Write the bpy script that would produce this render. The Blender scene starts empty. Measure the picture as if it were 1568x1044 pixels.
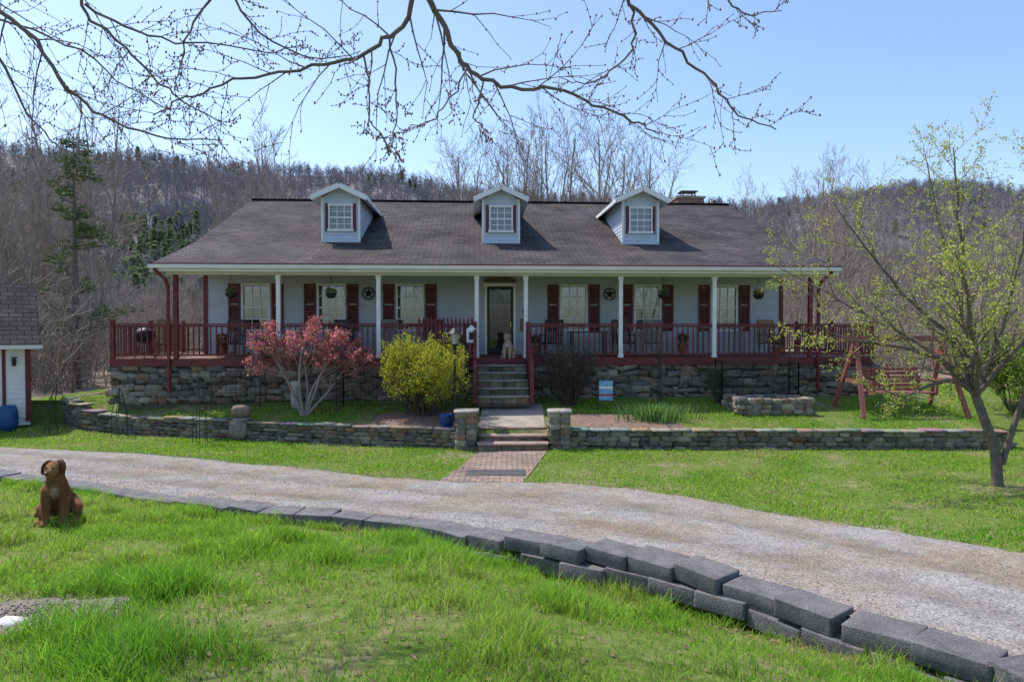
import bpy, bmesh, math, random
import numpy as np
from mathutils import Vector, Matrix
rng=random.Random(11); nr=np.random.default_rng(11)
sc=bpy.context.scene
R_=math.radians
# ---------------------------------------------------------------- helpers
def link(o,parent=None):
    sc.collection.objects.link(o)
    if parent: o.parent=parent
    return o
def empty(name,loc=(0,0,0),rz=0):
    e=bpy.data.objects.new(name,None); e.location=loc; e.rotation_euler=(0,0,rz); e.empty_display_size=.3
    return link(e)
def fastmesh(name,V,F,mats=(),cols=None,smooth=False):
    V=np.asarray(V,dtype=np.float32).reshape(-1,3); F=np.asarray(F,dtype=np.int32); k=F.shape[1]; n=len(F)
    me=bpy.data.meshes.new(name); me.vertices.add(len(V)); me.vertices.foreach_set('co',V.ravel())
    me.loops.add(n*k); me.loops.foreach_set('vertex_index',F.ravel())
    me.polygons.add(n); me.polygons.foreach_set('loop_start',np.arange(0,n*k,k,dtype=np.int32))
    try: me.polygons.foreach_set('loop_total',np.full(n,k,dtype=np.int32))
    except Exception: pass
    if smooth: me.polygons.foreach_set('use_smooth',np.ones(n,dtype=bool))
    me.update(calc_edges=True); me.validate()
    for m in mats: me.materials.append(m)
    if cols is not None:
        a=me.color_attributes.new('Col','FLOAT_COLOR','POINT')
        c=np.ones((len(V),4),dtype=np.float32); c[:,:3]=cols; a.data.foreach_set('color',c.ravel())
    return me
def obj(name,me,parent=None): return link(bpy.data.objects.new(name,me),parent)
class MB:
    def __init__(s): s.v=[];s.f=[];s.m=[]
    def add(s,vs,fs,mi=0):
        o=len(s.v); s.v+=[tuple(v) for v in vs]; s.f+=[[i+o for i in f] for f in fs]; s.m+=[mi]*len(fs)
    def box(s,x0,x1,y0,y1,z0,z1,mi=0):
        s.add([(x0,y0,z0),(x1,y0,z0),(x1,y1,z0),(x0,y1,z0),(x0,y0,z1),(x1,y0,z1),(x1,y1,z1),(x0,y1,z1)],
              [(0,3,2,1),(4,5,6,7),(0,1,5,4),(1,2,6,5),(2,3,7,6),(3,0,4,7)],mi)
    def beam(s,p,q,w,h,mi=0,up=(0,0,1)):
        p=Vector(p);q=Vector(q);d=(q-p).normalized();u=Vector(up)
        if abs(d.dot(u))>.98:u=Vector((0,1,0))
        a=d.cross(u).normalized()*w/2;b=a.cross(d).normalized()*h/2
        vs=[e+sa*a+sb*b for e in(p,q) for sa,sb in((-1,-1),(1,-1),(1,1),(-1,1))]
        s.add(vs,[(0,1,2,3),(7,6,5,4),(0,4,5,1),(1,5,6,2),(2,6,7,3),(3,7,4,0)],mi)
    def cyl(s,p,q,r0,r1,n=8,mi=0):
        p=Vector(p);q=Vector(q);d=(q-p).normalized();u=Vector((0,0,1)) if abs(d.z)<.9 else Vector((1,0,0))
        a=d.cross(u).normalized();b=a.cross(d)
        vs=[p+r0*(a*math.cos(t)+b*math.sin(t)) for t in[6.2832*i/n for i in range(n)]]+[q+r1*(a*math.cos(t)+b*math.sin(t)) for t in[6.2832*i/n for i in range(n)]]
        s.add(vs,[(i,(i+1)%n,n+(i+1)%n,n+i) for i in range(n)]+[tuple(range(n-1,-1,-1)),tuple(range(n,2*n))],mi)
    def lathe(s,c,prof,n=16,mi=0):
        c=Vector(c);vs=[]
        for r,z in prof: vs+=[c+Vector((r*math.cos(6.2832*i/n),r*math.sin(6.2832*i/n),z)) for i in range(n)]
        fs=[(k*n+i,k*n+(i+1)%n,(k+1)*n+(i+1)%n,(k+1)*n+i) for k in range(len(prof)-1) for i in range(n)]
        fs+=[tuple(range(n-1,-1,-1)),tuple((len(prof)-1)*n+i for i in range(n))]
        s.add(vs,fs,mi)
    def obj(s,name,mats,parent=None,bevel=0,smooth=False):
        me=bpy.data.meshes.new(name); me.from_pydata(s.v,[],s.f); me.update()
        for m in mats: me.materials.append(m)
        me.polygons.foreach_set('material_index',s.m)
        if smooth: me.polygons.foreach_set('use_smooth',[True]*len(s.f))
        o=obj(name,me,parent)
        if bevel:
            b=o.modifiers.new('bevel','BEVEL');b.width=bevel;b.segments=1;b.limit_method='ANGLE'
        return o
def vnoise(x,y,seed=0):
    x=np.asarray(x,float);y=np.asarray(y,float)
    xi=np.floor(x).astype(np.int64);yi=np.floor(y).astype(np.int64);xf=x-xi;yf=y-yi
    def h(a,b):
        n=(a*374761393+b*668265263+seed*144269504)&0xffffffff
        n=((n^(n>>13))*1274126177)&0xffffffff
        return ((n^(n>>16))&0xffff)/65535.
    u=xf*xf*(3-2*xf);v=yf*yf*(3-2*yf)
    return (h(xi,yi)*(1-u)+h(xi+1,yi)*u)*(1-v)+(h(xi,yi+1)*(1-u)+h(xi+1,yi+1)*u)*v
def fbm(x,y,seed=0,o=4):
    s=0;a=.5
    for i in range(o): s=s+a*vnoise(x*2**i,y*2**i,seed+i*7);a*=.5
    return s/(1-.5**o)
def sm(t): t=np.clip(t,0,1);return t*t*(3-2*t)
# ---------------------------------------------------------------- materials
def mk(name):
    m=bpy.data.materials.new(name);m.use_nodes=True;nt=m.node_tree
    return m,nt,nt.nodes['Principled BSDF']
def N(nt,t,**k):
    n=nt.nodes.new(t)
    for a,b in k.items(): setattr(n,a,b)
    return n
def c4(c): return (c[0],c[1],c[2],1)
def ramp(nt,fac,stops):
    r=N(nt,'ShaderNodeValToRGB');e=r.color_ramp.elements
    while len(e)<len(stops): e.new(.5)
    for i,(p,c) in enumerate(stops): e[i].position=p;e[i].color=c4(c)
    nt.links.new(fac,r.inputs[0]);return r.outputs[0]
def noise(nt,scale,detail=6,vec=None,rough=.6):
    n=N(nt,'ShaderNodeTexNoise');n.inputs['Scale'].default_value=scale;n.inputs['Detail'].default_value=detail;n.inputs['Roughness'].default_value=rough
    if vec is None: vec=N(nt,'ShaderNodeTexCoord').outputs['Object']
    nt.links.new(vec,n.inputs['Vector']);return n.outputs[0]
def bump(nt,b,h,strength,dist=.01):
    n=N(nt,'ShaderNodeBump');n.inputs['Strength'].default_value=strength;n.inputs['Distance'].default_value=dist
    nt.links.new(h,n.inputs['Height']);nt.links.new(n.outputs[0],b.inputs['Normal'])
def mixc(nt,f,a,b,mode='MIX'):
    n=N(nt,'ShaderNodeMix',data_type='RGBA',blend_type=mode)
    if isinstance(f,(int,float)): n.inputs[0].default_value=f
    else: nt.links.new(f,n.inputs[0])
    for s,i in((a,6),(b,7)):
        if isinstance(s,tuple): n.inputs[i].default_value=c4(s)
        else: nt.links.new(s,n.inputs[i])
    return n.outputs[2]
def pm(name,c1,c2=None,scale=6,rough=.7,bp=.2,bs=40,metal=0,spec=.4):
    m,nt,b=mk(name)
    if c2 is None: c2=tuple(x*.75 for x in c1)
    nt.links.new(ramp(nt,noise(nt,scale),[(.3,c1),(.7,c2)]),b.inputs['Base Color'])
    b.inputs['Roughness'].default_value=rough;b.inputs['Metallic'].default_value=metal;b.inputs['Specular IOR Level'].default_value=spec
    if bp: bump(nt,b,noise(nt,bs),bp)
    return m
def leafmat(name,trans=.45,rough=.6):
    m,nt,b=mk(name)
    a=N(nt,'ShaderNodeAttribute',attribute_name='Col').outputs['Color']
    b.inputs['Roughness'].default_value=rough;b.inputs['Specular IOR Level'].default_value=.25
    nt.links.new(a,b.inputs['Base Color'])
    t=N(nt,'ShaderNodeBsdfTranslucent');nt.links.new(a,t.inputs[0])
    x=N(nt,'ShaderNodeMixShader');x.inputs[0].default_value=trans
    nt.links.new(b.outputs[0],x.inputs[1]);nt.links.new(t.outputs[0],x.inputs[2])
    nt.links.new(x.outputs[0],nt.nodes['Material Output'].inputs[0]);return m
def attrmat(name,rough=.85,bp=.5,bs=25,dist=.01,mul=(.6,1.25),mscale=9):
    m,nt,b=mk(name)
    a=N(nt,'ShaderNodeAttribute',attribute_name='Col').outputs['Color']
    g=ramp(nt,noise(nt,mscale),[(.25,(mul[0],)*3),(.75,(mul[1],)*3)])
    nt.links.new(mixc(nt,1.0,a,g,'MULTIPLY'),b.inputs['Base Color'])
    b.inputs['Roughness'].default_value=rough;b.inputs['Specular IOR Level'].default_value=.25
    bump(nt,b,noise(nt,bs),bp,dist);return m
M_white=pm('white_paint',(.78,.77,.75),(.66,.65,.63),3,.5,.05)
M_cream=pm('cream_trim',(.70,.68,.61),(.60,.59,.53),2,.5,.05)
M_maroon=pm('maroon_paint',(.17,.024,.026),(.10,.016,.018),4,.55,.15)
M_shut=pm('shutter_paint',(.11,.014,.018),(.075,.010,.013),4,.5,.05)
M_redrail=pm('red_rail_paint',(.19,.026,.028),(.09,.015,.017),5,.6,.2)
M_side=pm('grey_siding',(.45,.49,.54),(.39,.43,.48),1.2,.55,.05)
M_dside=pm('blue_white_siding',(.52,.59,.68),(.46,.53,.62),1.2,.55,.05)
M_deck=pm('deck_board',(.20,.08,.06),(.12,.05,.04),6,.7,.2)
M_black=pm('black_metal',(.015,.015,.016),(.03,.03,.03),8,.45,.05,metal=.3)
M_wire=pm('dark_wire',(.03,.03,.03),(.06,.05,.04),8,.5,0,metal=.4)
M_conc=pm('concrete',(.40,.35,.29),(.25,.21,.17),3.5,.9,.6,30)
M_stone=attrmat('field_stone')
M_mort=pm('mortar',(.16,.14,.12),(.10,.09,.08),12,.95,.6,40)
M_bark=pm('bark',(.19,.15,.12),(.09,.07,.06),9,.9,.6,35)
M_barkg=pm('grey_bark',(.40,.34,.29),(.20,.165,.14),.9,.9,.2,25)
M_barkd=pm('twig_bark',(.12,.085,.065),(.06,.045,.04),9,.85,.3,35)
M_hillhaze=pm('hill_bark_haze_tint',(.28,.255,.28),(.18,.165,.195),.02,.95,0)  # bark paled and blued: distance haze painted into the base colour
M_wood=pm('weathered_wood',(.22,.15,.10),(.12,.08,.05),8,.8,.3)
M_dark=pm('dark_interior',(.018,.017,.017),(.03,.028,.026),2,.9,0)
M_curt=pm('curtain_cloth',(.26,.255,.25),(.13,.128,.13),5,.9,.1)
M_tan=pm('wicker_tan',(.30,.19,.10),(.18,.11,.06),20,.8,.4)
M_blue=pm('blue_glaze',(.01,.06,.22),(.01,.03,.12),6,.2,0)
M_bluecan=pm('blue_plastic',(.02,.09,.26),(.015,.06,.18),6,.45,0)
M_terra=pm('terracotta',(.35,.14,.07),(.25,.10,.05),10,.8,.2)
M_leaf=leafmat('leaf')
M_petal=leafmat('petal',.6)
M_grass=leafmat('grass_blade',.5,rough=.5)
M_needle=leafmat('needle',.15)
# split-face concrete block with aggregate speckle
M_block,nt,b=mk('block_concrete')
c=ramp(nt,noise(nt,6),[(.3,(.27,.255,.26)),(.7,(.15,.143,.15))]);sp=ramp(nt,noise(nt,160,2),[(.35,(.55,.55,.55)),(.65,(1.4,1.38,1.36))])
nt.links.new(mixc(nt,1.,c,sp,'MULTIPLY'),b.inputs['Base Color']);b.inputs['Roughness'].default_value=.95;b.inputs['Specular IOR Level'].default_value=.15
bump(nt,b,noise(nt,45,8,rough=.75),1.,.025)
def glassmat(name,f):
    m,nt,b=mk(name);g=N(nt,'ShaderNodeBsdfGlossy');g.inputs['Roughness'].default_value=.03;g.inputs[0].default_value=(.9,.93,.95,1)
    t=N(nt,'ShaderNodeBsdfTransparent');t.inputs[0].default_value=(.75,.78,.78,1)
    x=N(nt,'ShaderNodeMixShader');x.inputs[0].default_value=f
    nt.links.new(t.outputs[0],x.inputs[1]);nt.links.new(g.outputs[0],x.inputs[2]);nt.links.new(x.outputs[0],nt.nodes['Material Output'].inputs[0]);return m
M_glass=glassmat('window_glass',.14);M_dglass=glassmat('door_glass',.05)
def brickmat(name,c1,c2,mo,bw,rh,ms=.01,bp=.4,vec='Object',rough=.9,lo=(.72,.70,.70),hi=(1.35,1.3,1.25)):
    m,nt,b=mk(name);t=N(nt,'ShaderNodeTexBrick');t.inputs['Scale'].default_value=1
    t.inputs['Brick Width'].default_value=bw;t.inputs['Row Height'].default_value=rh;t.inputs['Mortar Size'].default_value=ms
    t.inputs['Color1'].default_value=c4(c1);t.inputs['Color2'].default_value=c4(c2);t.inputs['Mortar'].default_value=c4(mo)
    tc=N(nt,'ShaderNodeTexCoord').outputs['Object']
    if vec=='XZ':
        s=N(nt,'ShaderNodeSeparateXYZ');c=N(nt,'ShaderNodeCombineXYZ');nt.links.new(tc,s.inputs[0]);a=N(nt,'ShaderNodeMath',operation='ADD')
        nt.links.new(s.outputs[0],a.inputs[0]);nt.links.new(s.outputs[1],a.inputs[1]);nt.links.new(a.outputs[0],c.inputs[0]);nt.links.new(s.outputs[2],c.inputs[1]);tcv=c.outputs[0]
    else: tcv=tc
    nt.links.new(tcv,t.inputs['Vector']);col=t.outputs[0]
    g=ramp(nt,noise(nt,.8,8),[(.3,lo),(.72,hi)])
    col=mixc(nt,1.0,col,g,'MULTIPLY')
    g2=ramp(nt,noise(nt,35,3),[(.3,(.75,.75,.75)),(.7,(1.25,1.25,1.25))]);col=mixc(nt,1.0,col,g2,'MULTIPLY')
    nt.links.new(col,b.inputs['Base Color']);b.inputs['Roughness'].default_value=rough;b.inputs['Specular IOR Level'].default_value=.2
    bump(nt,b,t.outputs['Fac'],-bp,.01);return m
M_shing=brickmat('asphalt_shingle',(.092,.078,.080),(.052,.045,.048),(.020,.017,.019),.32,.135,.016,.7,lo=(.5,.48,.48),hi=(1.6,1.53,1.47))
M_paver=brickmat('brick_paver',(.36,.27,.22),(.24,.18,.15),(.09,.08,.06),.21,.11,.012,.6)
M_brick=brickmat('red_brick',(.30,.12,.08),(.20,.08,.06),(.25,.22,.2),.2,.075,.01,.4,'XZ')
# ---------------------------------------------------------------- terrain
def tps(pts,lam=.02):
    P=np.array(pts,float);n=len(P)
    def U(r2): return .5*r2*np.log(r2+1e-9)
    d=((P[:,None,:2]-P[None,:,:2])**2).sum(-1);A=np.zeros((n+3,n+3));A[:n,:n]=U(d)+lam*np.eye(n)
    A[:n,n]=1;A[:n,n+1:]=P[:,:2];A[n,:n]=1;A[n+1:,:n]=P[:,:2].T
    w=np.linalg.solve(A,np.r_[P[:,2],0,0,0])
    def f(x,y):
        z=w[n]+w[n+1]*x+w[n+2]*y
        for i in range(n): z=z+w[i]*U((x-P[i,0])**2+(y-P[i,1])**2)
        return z
    return f
NE=[(-60,24,-.2),(-30,17,-.2),(-14,12.6,-.18),(-10,11.1,-.16),(-7.57,10.1,-.15),(-5.8,9.27,-.15),(-4.37,8.56,-.12),(-3.28,8.08,-.1),(-1.73,7.62,-.1),(-.57,7.1,-.08),(.22,6.55,-.05),(.99,6.05,0),(1.44,5.66,.02),(2.0,5.04,.05),(2.57,4.35,.07),(2.88,3.84,.1),(3.3,3.0,.12),(3.9,1.5,.15),(4.6,-6,.15)]
FE=[(-60,29),(-30,20.5),(-14,16.1),(-11.4,15.25),(-6.5,14.1),(-3.5,12.8),(-1.2,12.0),(.5,11.85),(1.85,11.6),(2.8,10.7),(3.8,9.5),(5.34,7.1),(7,5.2),(9,2.5),(11,-6)]
WA=[(-12.3,19.0),(-12.1,18.75),(-11.4,18.3),(-10.2,17.75),(-6.9,16.75),(-3.3,16.0),(-1.2,15.6),(1.0,15.5),(5,15.4),(11,15.3),(14,15.3)]
def yn(x): return np.interp(x,[p[0] for p in NE],[p[1] for p in NE])
def yf(x): return np.interp(x,[p[0] for p in FE],[p[1] for p in FE])+.35*(fbm(np.asarray(x)*1.1,0*np.asarray(x),5)-.5)
def yw(x): return np.interp(x,[p[0] for p in WA],[p[1] for p in WA])
fF=tps([(0,-2,.5),(-6,-1,.5),(5,-2,.3),(0,1,.47),(0,3.2,.36),(-2.8,4.2,.27),(-6,4,.25),(2,3,.18),(-4.68,6.9,.03),(-9,7,.0),(-14,9,-.1),(0,5,.10),(-2.5,5.8,.1),
 (-.6,6.6,-.13),(.1,6.1,-.22),(1.1,5.3,-.20),(1.75,4.5,-.09),(2.35,3.7,.02),(2.9,2.7,.08),(-10,10.6,-.18),(-7.5,9.6,-.165),(-5.9,8.8,-.165),(-4.3,8.1,-.14),(-3.2,7.6,-.13),(-1.8,7.1,-.14)])
fR=tps([p for p in NE if abs(p[0])<15]+[(-11.4,15.25,-.65),(-6.5,14.1,-.65),(-3.5,12.8,-.65),(-1.2,12,-.65),(1.85,11.6,-.65),(3.8,9.5,-.55),(5.34,7.1,-.3),(8,5,-.05),(-12,18.6,-.7),(-7,16.6,-.7),(0,15.2,-.7),
 (5,15.2,-.7),(10.8,15,-.68),(7.8,10.9,-.5),(12,9,-.35),(14,15,-.55),(-14,16.5,-.65),(-14,21,-.5),(12,21,-.3)])
def ground_h(x,y,sheet=False):
    x=np.asarray(x,float);y=np.asarray(y,float);xc=np.clip(x,-14,14);yc=np.clip(y,-2,21)
    F=fF(xc,yc);R=fR(xc,yc);z=np.where(y<yn(x),F,R)
    if sheet:
        z=z-.07*((y>yn(x)+.02)&(y<yf(x)-.12))
    w=np.where((x>-12.3)&(x<11.2),.06,3.)
    t=sm((y-yw(x))/w)*np.where((x<-12.3),np.where(y<20.5,0,sm((x+17)/4.7)),1)
    tt=np.clip((y-yw(x))/(19.-yw(x)),0,1)
    T=-.33+.43*tt+np.where(x<-9,-.06,0)
    z=z*(1-t)+T*t
    f=sm((y-24)/60.);z=z*(1-f)+(-1.6)*f
    f=sm((np.abs(x)-14)/60.);z=z*(1-f)+(-1.)*f
    return z+.02*(fbm(x*1.7,y*1.7,3)-.5)
def gh(x,y): return float(ground_h(np.array([x]),np.array([y]))[0])
xs=np.r_[-700,-400,-250,-150,-90,-60,-42,-30,-24,-20,-17,-15,np.arange(-13.5,13.51,.125),15,17,20,24,30,42,60,90,150,250,400,700]
ys=np.r_[-60,-30,-12,-5,-2,0,np.arange(1,21,.125),22,24,27,31,36,42,50,60,75,95,120,160,220,400,900]
X,Y=np.meshgrid(xs,ys);Z=ground_h(X,Y,True)
nx=len(xs);ny=len(ys);I=np.arange(nx*ny).reshape(ny,nx)
F=np.stack([I[:-1,:-1],I[:-1,1:],I[1:,1:],I[1:,:-1]],-1).reshape(-1,4)
m,nt,b=mk('lawn_soil')
n1=noise(nt,.9,7);n2=noise(nt,9,8)
green=ramp(nt,n2,[(.3,(.08,.13,.02)),(.55,(.135,.185,.038)),(.75,(.22,.21,.085))])
dry=ramp(nt,n2,[(.3,(.14,.12,.06)),(.55,(.25,.215,.115)),(.75,(.36,.31,.19))])
base=mixc(nt,ramp(nt,n1,[(.50,(0,0,0)),(.66,(1,1,1))]),green,dry)
brown=ramp(nt,n2,[(.3,(.20,.15,.12)),(.7,(.32,.25,.19))])
sx=N(nt,'ShaderNodeSeparateXYZ');nt.links.new(N(nt,'ShaderNodeTexCoord').outputs['Object'],sx.inputs[0])
mr=N(nt,'ShaderNodeMapRange');mr.inputs[1].default_value=21;mr.inputs[2].default_value=27;nt.links.new(sx.outputs[1],mr.inputs[0])
base=mixc(nt,mr.outputs[0],base,brown)
nt.links.new(base,b.inputs['Base Color']);b.inputs['Roughness'].default_value=.95;b.inputs['Specular IOR Level'].default_value=.1
bump(nt,b,noise(nt,30,6),.9,.025)
obj('ground',fastmesh('ground',np.stack([X,Y,Z],-1),F,[m],smooth=True))
# driveway
m,nt,b=mk('gravel')
tc=N(nt,'ShaderNodeTexCoord').outputs['Object']
v=N(nt,'ShaderNodeTexVoronoi');v.inputs['Scale'].default_value=75;nt.links.new(tc,v.inputs['Vector'])
gc=ramp(nt,v.outputs['Color'],[(.15,(.16,.152,.147)),(.5,(.265,.252,.24)),(.9,(.40,.38,.36))])
gd=ramp(nt,noise(nt,.7,8,rough=.7),[(.42,(1.05,1.05,1.07)),(.60,(.98,.84,.69))]);col=mixc(nt,1.,gc,gd,'MULTIPLY')
gl=ramp(nt,noise(nt,3.5,9,rough=.8),[(.32,(.72,.71,.71)),(.66,(1.22,1.2,1.17))]);col=mixc(nt,1.,col,gl,'MULTIPLY')
col=mixc(nt,1.,col,N(nt,'ShaderNodeAttribute',attribute_name='Col').outputs['Color'],'MULTIPLY')
nt.links.new(col,b.inputs['Base Color']);b.inputs['Roughness'].default_value=.95;b.inputs['Specular IOR Level'].default_value=.15
bump(nt,b,v.outputs['Distance'],-.8,.01)
dx=np.r_[np.arange(-34,-14,1.),np.arange(-14,10.5,.10)];tt=np.linspace(0,1,64)
A=np.maximum(yn(dx),-3)+.03;B=yf(dx);DX=np.repeat(dx[None],64,0);DY=A[None]+(B-A)[None]*tt[:,None]
def track(t): return np.exp(-((t-.33)/.10)**2)+np.exp(-((t-.72)/.10)**2)
def drive_z(x,y,t): return fR(np.clip(x,-14,14),np.clip(y,-2,21))+.02*(fbm(x*1.7,y*1.7,3)-.5)+.012+.035*(fbm(x*1.2,y*1.2,9)-.5)-.035*track(t)
TT=tt[:,None]+0*DX;DZ=drive_z(DX,DY,TT)-.03*sm((TT-.93)/.07)-.02*sm((.03-TT)/.03)
f=sm((np.abs(DX)-14)/60.);DZ=DZ*(1-f)-1.*f
tk=np.clip(track(TT)*(.4+1.1*(fbm(DX*2,DY*2,13)-.2)),0,1);cols=(1-tk[...,None]*np.array([.30,.33,.37])).reshape(-1,3)
I=np.arange(DX.size).reshape(DX.shape);F=np.stack([I[:-1,:-1],I[:-1,1:],I[1:,1:],I[1:,:-1]],-1).reshape(-1,4)
obj('gravel_driveway',fastmesh('gravel_driveway',np.stack([DX,DY,DZ],-1),F,[m],cols,smooth=True))
n=36000
gx=nr.uniform(-9,8,n);tq=nr.uniform(.04,1,n);a=yn(gx);bb=yf(gx)+.12;py=a+(bb-a)*tq
k=(py>2.8)&(np.abs(gx)<py*.85)&(nr.uniform(0,1,n)<(.2+1.0*fbm(gx*1.5,py*1.5,17))*(1-.8*track(tq)));gx=gx[k];py=py[k];tq=tq[k];n=len(gx)
pz=drive_z(gx,py,tq)+.001
oct_=np.array([(1,0,0),(0,1,0),(-1,0,0),(0,-1,0),(0,0,1),(0,0,-1)],float);of=np.array([(0,1,4),(1,2,4),(2,3,4),(3,0,4),(1,0,5),(2,1,5),(3,2,5),(0,3,5)])
S=nr.uniform(.004,.011,(n,1,1))*nr.uniform(.6,1.3,(n,6,1))
V=oct_[None]*S*np.array([1,1,.7]);an=nr.uniform(0,6.28,n);ca,sa=np.cos(an)[:,None],np.sin(an)[:,None]
V=np.stack([V[...,0]*ca-V[...,1]*sa,V[...,0]*sa+V[...,1]*ca,V[...,2]],-1)+np.stack([gx,py,pz],-1)[:,None]
cc=np.repeat((nr.uniform(.13,.40,(n,1))*np.array([1,.965,.93]))[:,None],6,1).reshape(-1,3)
obj('loose_gravel',fastmesh('loose_gravel',V,(of[None]+6*np.arange(n)[:,None,None]).reshape(-1,3),[attrmat('pebble',bp=.1)],cc))
# ---------------------------------------------------------------- grass
def blades(name,x,y,h,w,col,lean=.45):
    n=len(x);z=ground_h(x,y);a=nr.uniform(0,6.28,n);s=np.stack([np.cos(a),np.sin(a),0*a],-1)*w[:,None]*.5
    l=nr.uniform(0,6.28,n);L=np.stack([np.cos(l),np.sin(l),0*l],-1)*(h*nr.uniform(.1,lean*2,n))[:,None]
    B=np.stack([x,y,z-.005],-1);up=np.zeros((n,3));up[:,2]=1
    Mi=B+L*.35+up*(h*.6)[:,None];T=B+L+up*(h*.97)[:,None]
    V=np.stack([B-s,B+s,Mi-s*.8,Mi+s*.8,T-s*.12,T+s*.12],1)
    o=6*np.arange(n)[:,None];F=np.concatenate([o+np.array([[0,1,3,2]]),o+np.array([[2,3,5,4]])],0)
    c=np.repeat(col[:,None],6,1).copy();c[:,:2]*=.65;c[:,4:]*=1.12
    return obj(name,fastmesh(name,V,F,[M_grass],c.reshape(-1,3)))
def gcol(x,y,n):
    f=fbm(x*.9,y*.9,21)[:,None];r=nr.uniform(0,1,(n,1))
    A=np.array([.18,.40,.03]);Bc=np.array([.38,.56,.065]);S=np.array([.54,.46,.24])
    q=np.clip(f*1.6-.35+.3*r,0,1);c=A*(1-q)+Bc*q
    dry=(nr.uniform(0,1,(n,1))<np.clip(.07+(f-.52)*1.6,.02,.5));return np.where(dry,S*nr.uniform(.55,1.1,(n,1)),c*nr.uniform(.65,1.3,(n,1)))
def patch_mask(x,y): return (((x+2.9)/.52)**2+((y-4.2)/.36)**2)>1+1.4*(fbm(x*5,y*5,2)-.5)
def filt(x,y):
    k=np.ones(len(x),bool)
    k&=~((y>yn(x)-.14)&(y<yf(x)+.06*nr.normal(size=len(x))-.08))
    k&=~((y>11.7)&(y<15.4)&(x>-1.25+(y-12)*.175-.02)&(x<.22+(y-12)*.19))
    k&=~((np.abs(y-yw(x))<.24)&(x>-12.4)&(x<11.2))
    k&=~((y>15.2)&(y<19)&(np.abs(x)<.85))
    k&=~((y>18.35+.0558*x)&(np.abs(x)<10.8))
    k&=patch_mask(x,y)|(nr.uniform(0,1,len(x))<.03)
    k&=~((y>15.6)&(y<17.1)&(x>1.2)&(x<4.4-(y-15.6)*.6)) & ~((y>15.9)&(y<17.4)&(x<-.9)&(x>-3.7))
    return k
n=440000;u=nr.uniform(0,1,n);y=np.sqrt(2.3**2+(10.5**2-2.3**2)*u);x=nr.uniform(-.82,.80,n)*y
den=fbm(x*1.5,y*1.5,33);keep=filt(x,y)&(y<yn(x))&(nr.uniform(0,1,n)<np.clip((den-.31)*3.8,.16,1)*np.clip(1.3-y*.04,.5,1))
x=x[keep];y=y[keep];den=den[keep];tuft=fbm(x*2.6,y*2.6,44,3);hh=(.018+.048*den+.25*np.clip(tuft-.52,0,1)*2)*nr.uniform(.5,1.3,len(x))
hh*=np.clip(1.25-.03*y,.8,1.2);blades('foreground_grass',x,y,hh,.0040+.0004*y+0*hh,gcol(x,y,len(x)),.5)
n=9000;x=nr.uniform(-9,3.3,n);y=yn(x)-.20-np.abs(nr.normal(0,.07,n));k=(fbm(x*3,y*3,71)>.46)&(np.abs(x)<y*.85);x=x[k];y=y[k]
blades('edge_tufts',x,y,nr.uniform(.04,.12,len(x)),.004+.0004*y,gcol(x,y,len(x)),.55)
n=460000;x=nr.uniform(-16,15,n);y=nr.uniform(6,23,n);k=filt(x,y)&(y>yf(x)-.1)&(np.abs(x)<y*.85)
den=fbm(x*.9,y*.9,63);k&=nr.uniform(0,1,n)<np.clip((den-.28)*3.4,.2,1);x=x[k];y=y[k];den=den[k]
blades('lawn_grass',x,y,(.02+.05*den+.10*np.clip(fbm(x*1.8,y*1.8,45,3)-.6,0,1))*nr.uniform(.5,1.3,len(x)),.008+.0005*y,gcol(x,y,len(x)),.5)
n=1700;x=np.r_[nr.uniform(.2,3.2,n//2),nr.uniform(-3.5,2.8,n-n//2)];y=np.r_[yn(x[:n//2])-np.abs(nr.normal(0,.35,n//2))-.1,nr.uniform(2.8,5.6,n-n//2)];k=(y<yn(x)-.15);x=x[k];y=y[k];n=len(x)
a=nr.uniform(0,6.28,n);s=nr.uniform(.006,.019,n);z=ground_h(x,y)+.012
q=np.array([(-1,-.6,0),(1,-.5,.3),(1.1,.6,0),(-1,.5,.4)]);V=np.stack([q[None,:,0]*np.cos(a)[:,None]-q[None,:,1]*np.sin(a)[:,None],q[None,:,0]*np.sin(a)[:,None]+q[None,:,1]*np.cos(a)[:,None],np.repeat(q[None,:,2],n,0)],-1)*s[:,None,None]+np.stack([x,y,z],-1)[:,None]
cc=np.repeat((np.array([.30,.20,.13])*nr.uniform(.4,1.5,(n,1)))[:,None],4,1).reshape(-1,3)
obj('leaf_litter',fastmesh('leaf_litter',V,np.arange(4*n).reshape(n,4),[M_leaf],cc))
def sheet(name,outline,mat,dz=.01,bumpy=0.):
    P=np.array(outline);vs=[];fs=[];c=P.mean(0);K=14;n=len(P)
    for k in range(K+1):
        Q=c+(P-c)*k/K;vs+=[(a,b_) for a,b_ in Q]
    for k in range(K):
        for i in range(n): fs.append((k*n+i,k*n+(i+1)%n,(k+1)*n+(i+1)%n,(k+1)*n+i))
    vs=np.array(vs);z=ground_h(vs[:,0],vs[:,1])+dz+bumpy*(fbm(vs[:,0]*9,vs[:,1]*9,8)-.5)
    rr=np.repeat(np.arange(K+1)/K,n);z=z-(dz+.02)*sm((rr-.75)/.25)
    return obj(name,fastmesh(name,np.c_[vs,z],np.array(fs),[mat],smooth=True))
def blob(cx,cy,rx,ry,n=60,amp=.9): return [(cx+rx*math.cos(t)*(1+amp*(float(fbm(math.cos(t)*3+9,math.sin(t)*3+9,4))-.5)),cy+ry*math.sin(t)*(1+amp*(float(fbm(math.cos(t)*3+9,math.sin(t)*3+9,4))-.5))) for t in[6.2832*i/n for i in range(n)]]
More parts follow.
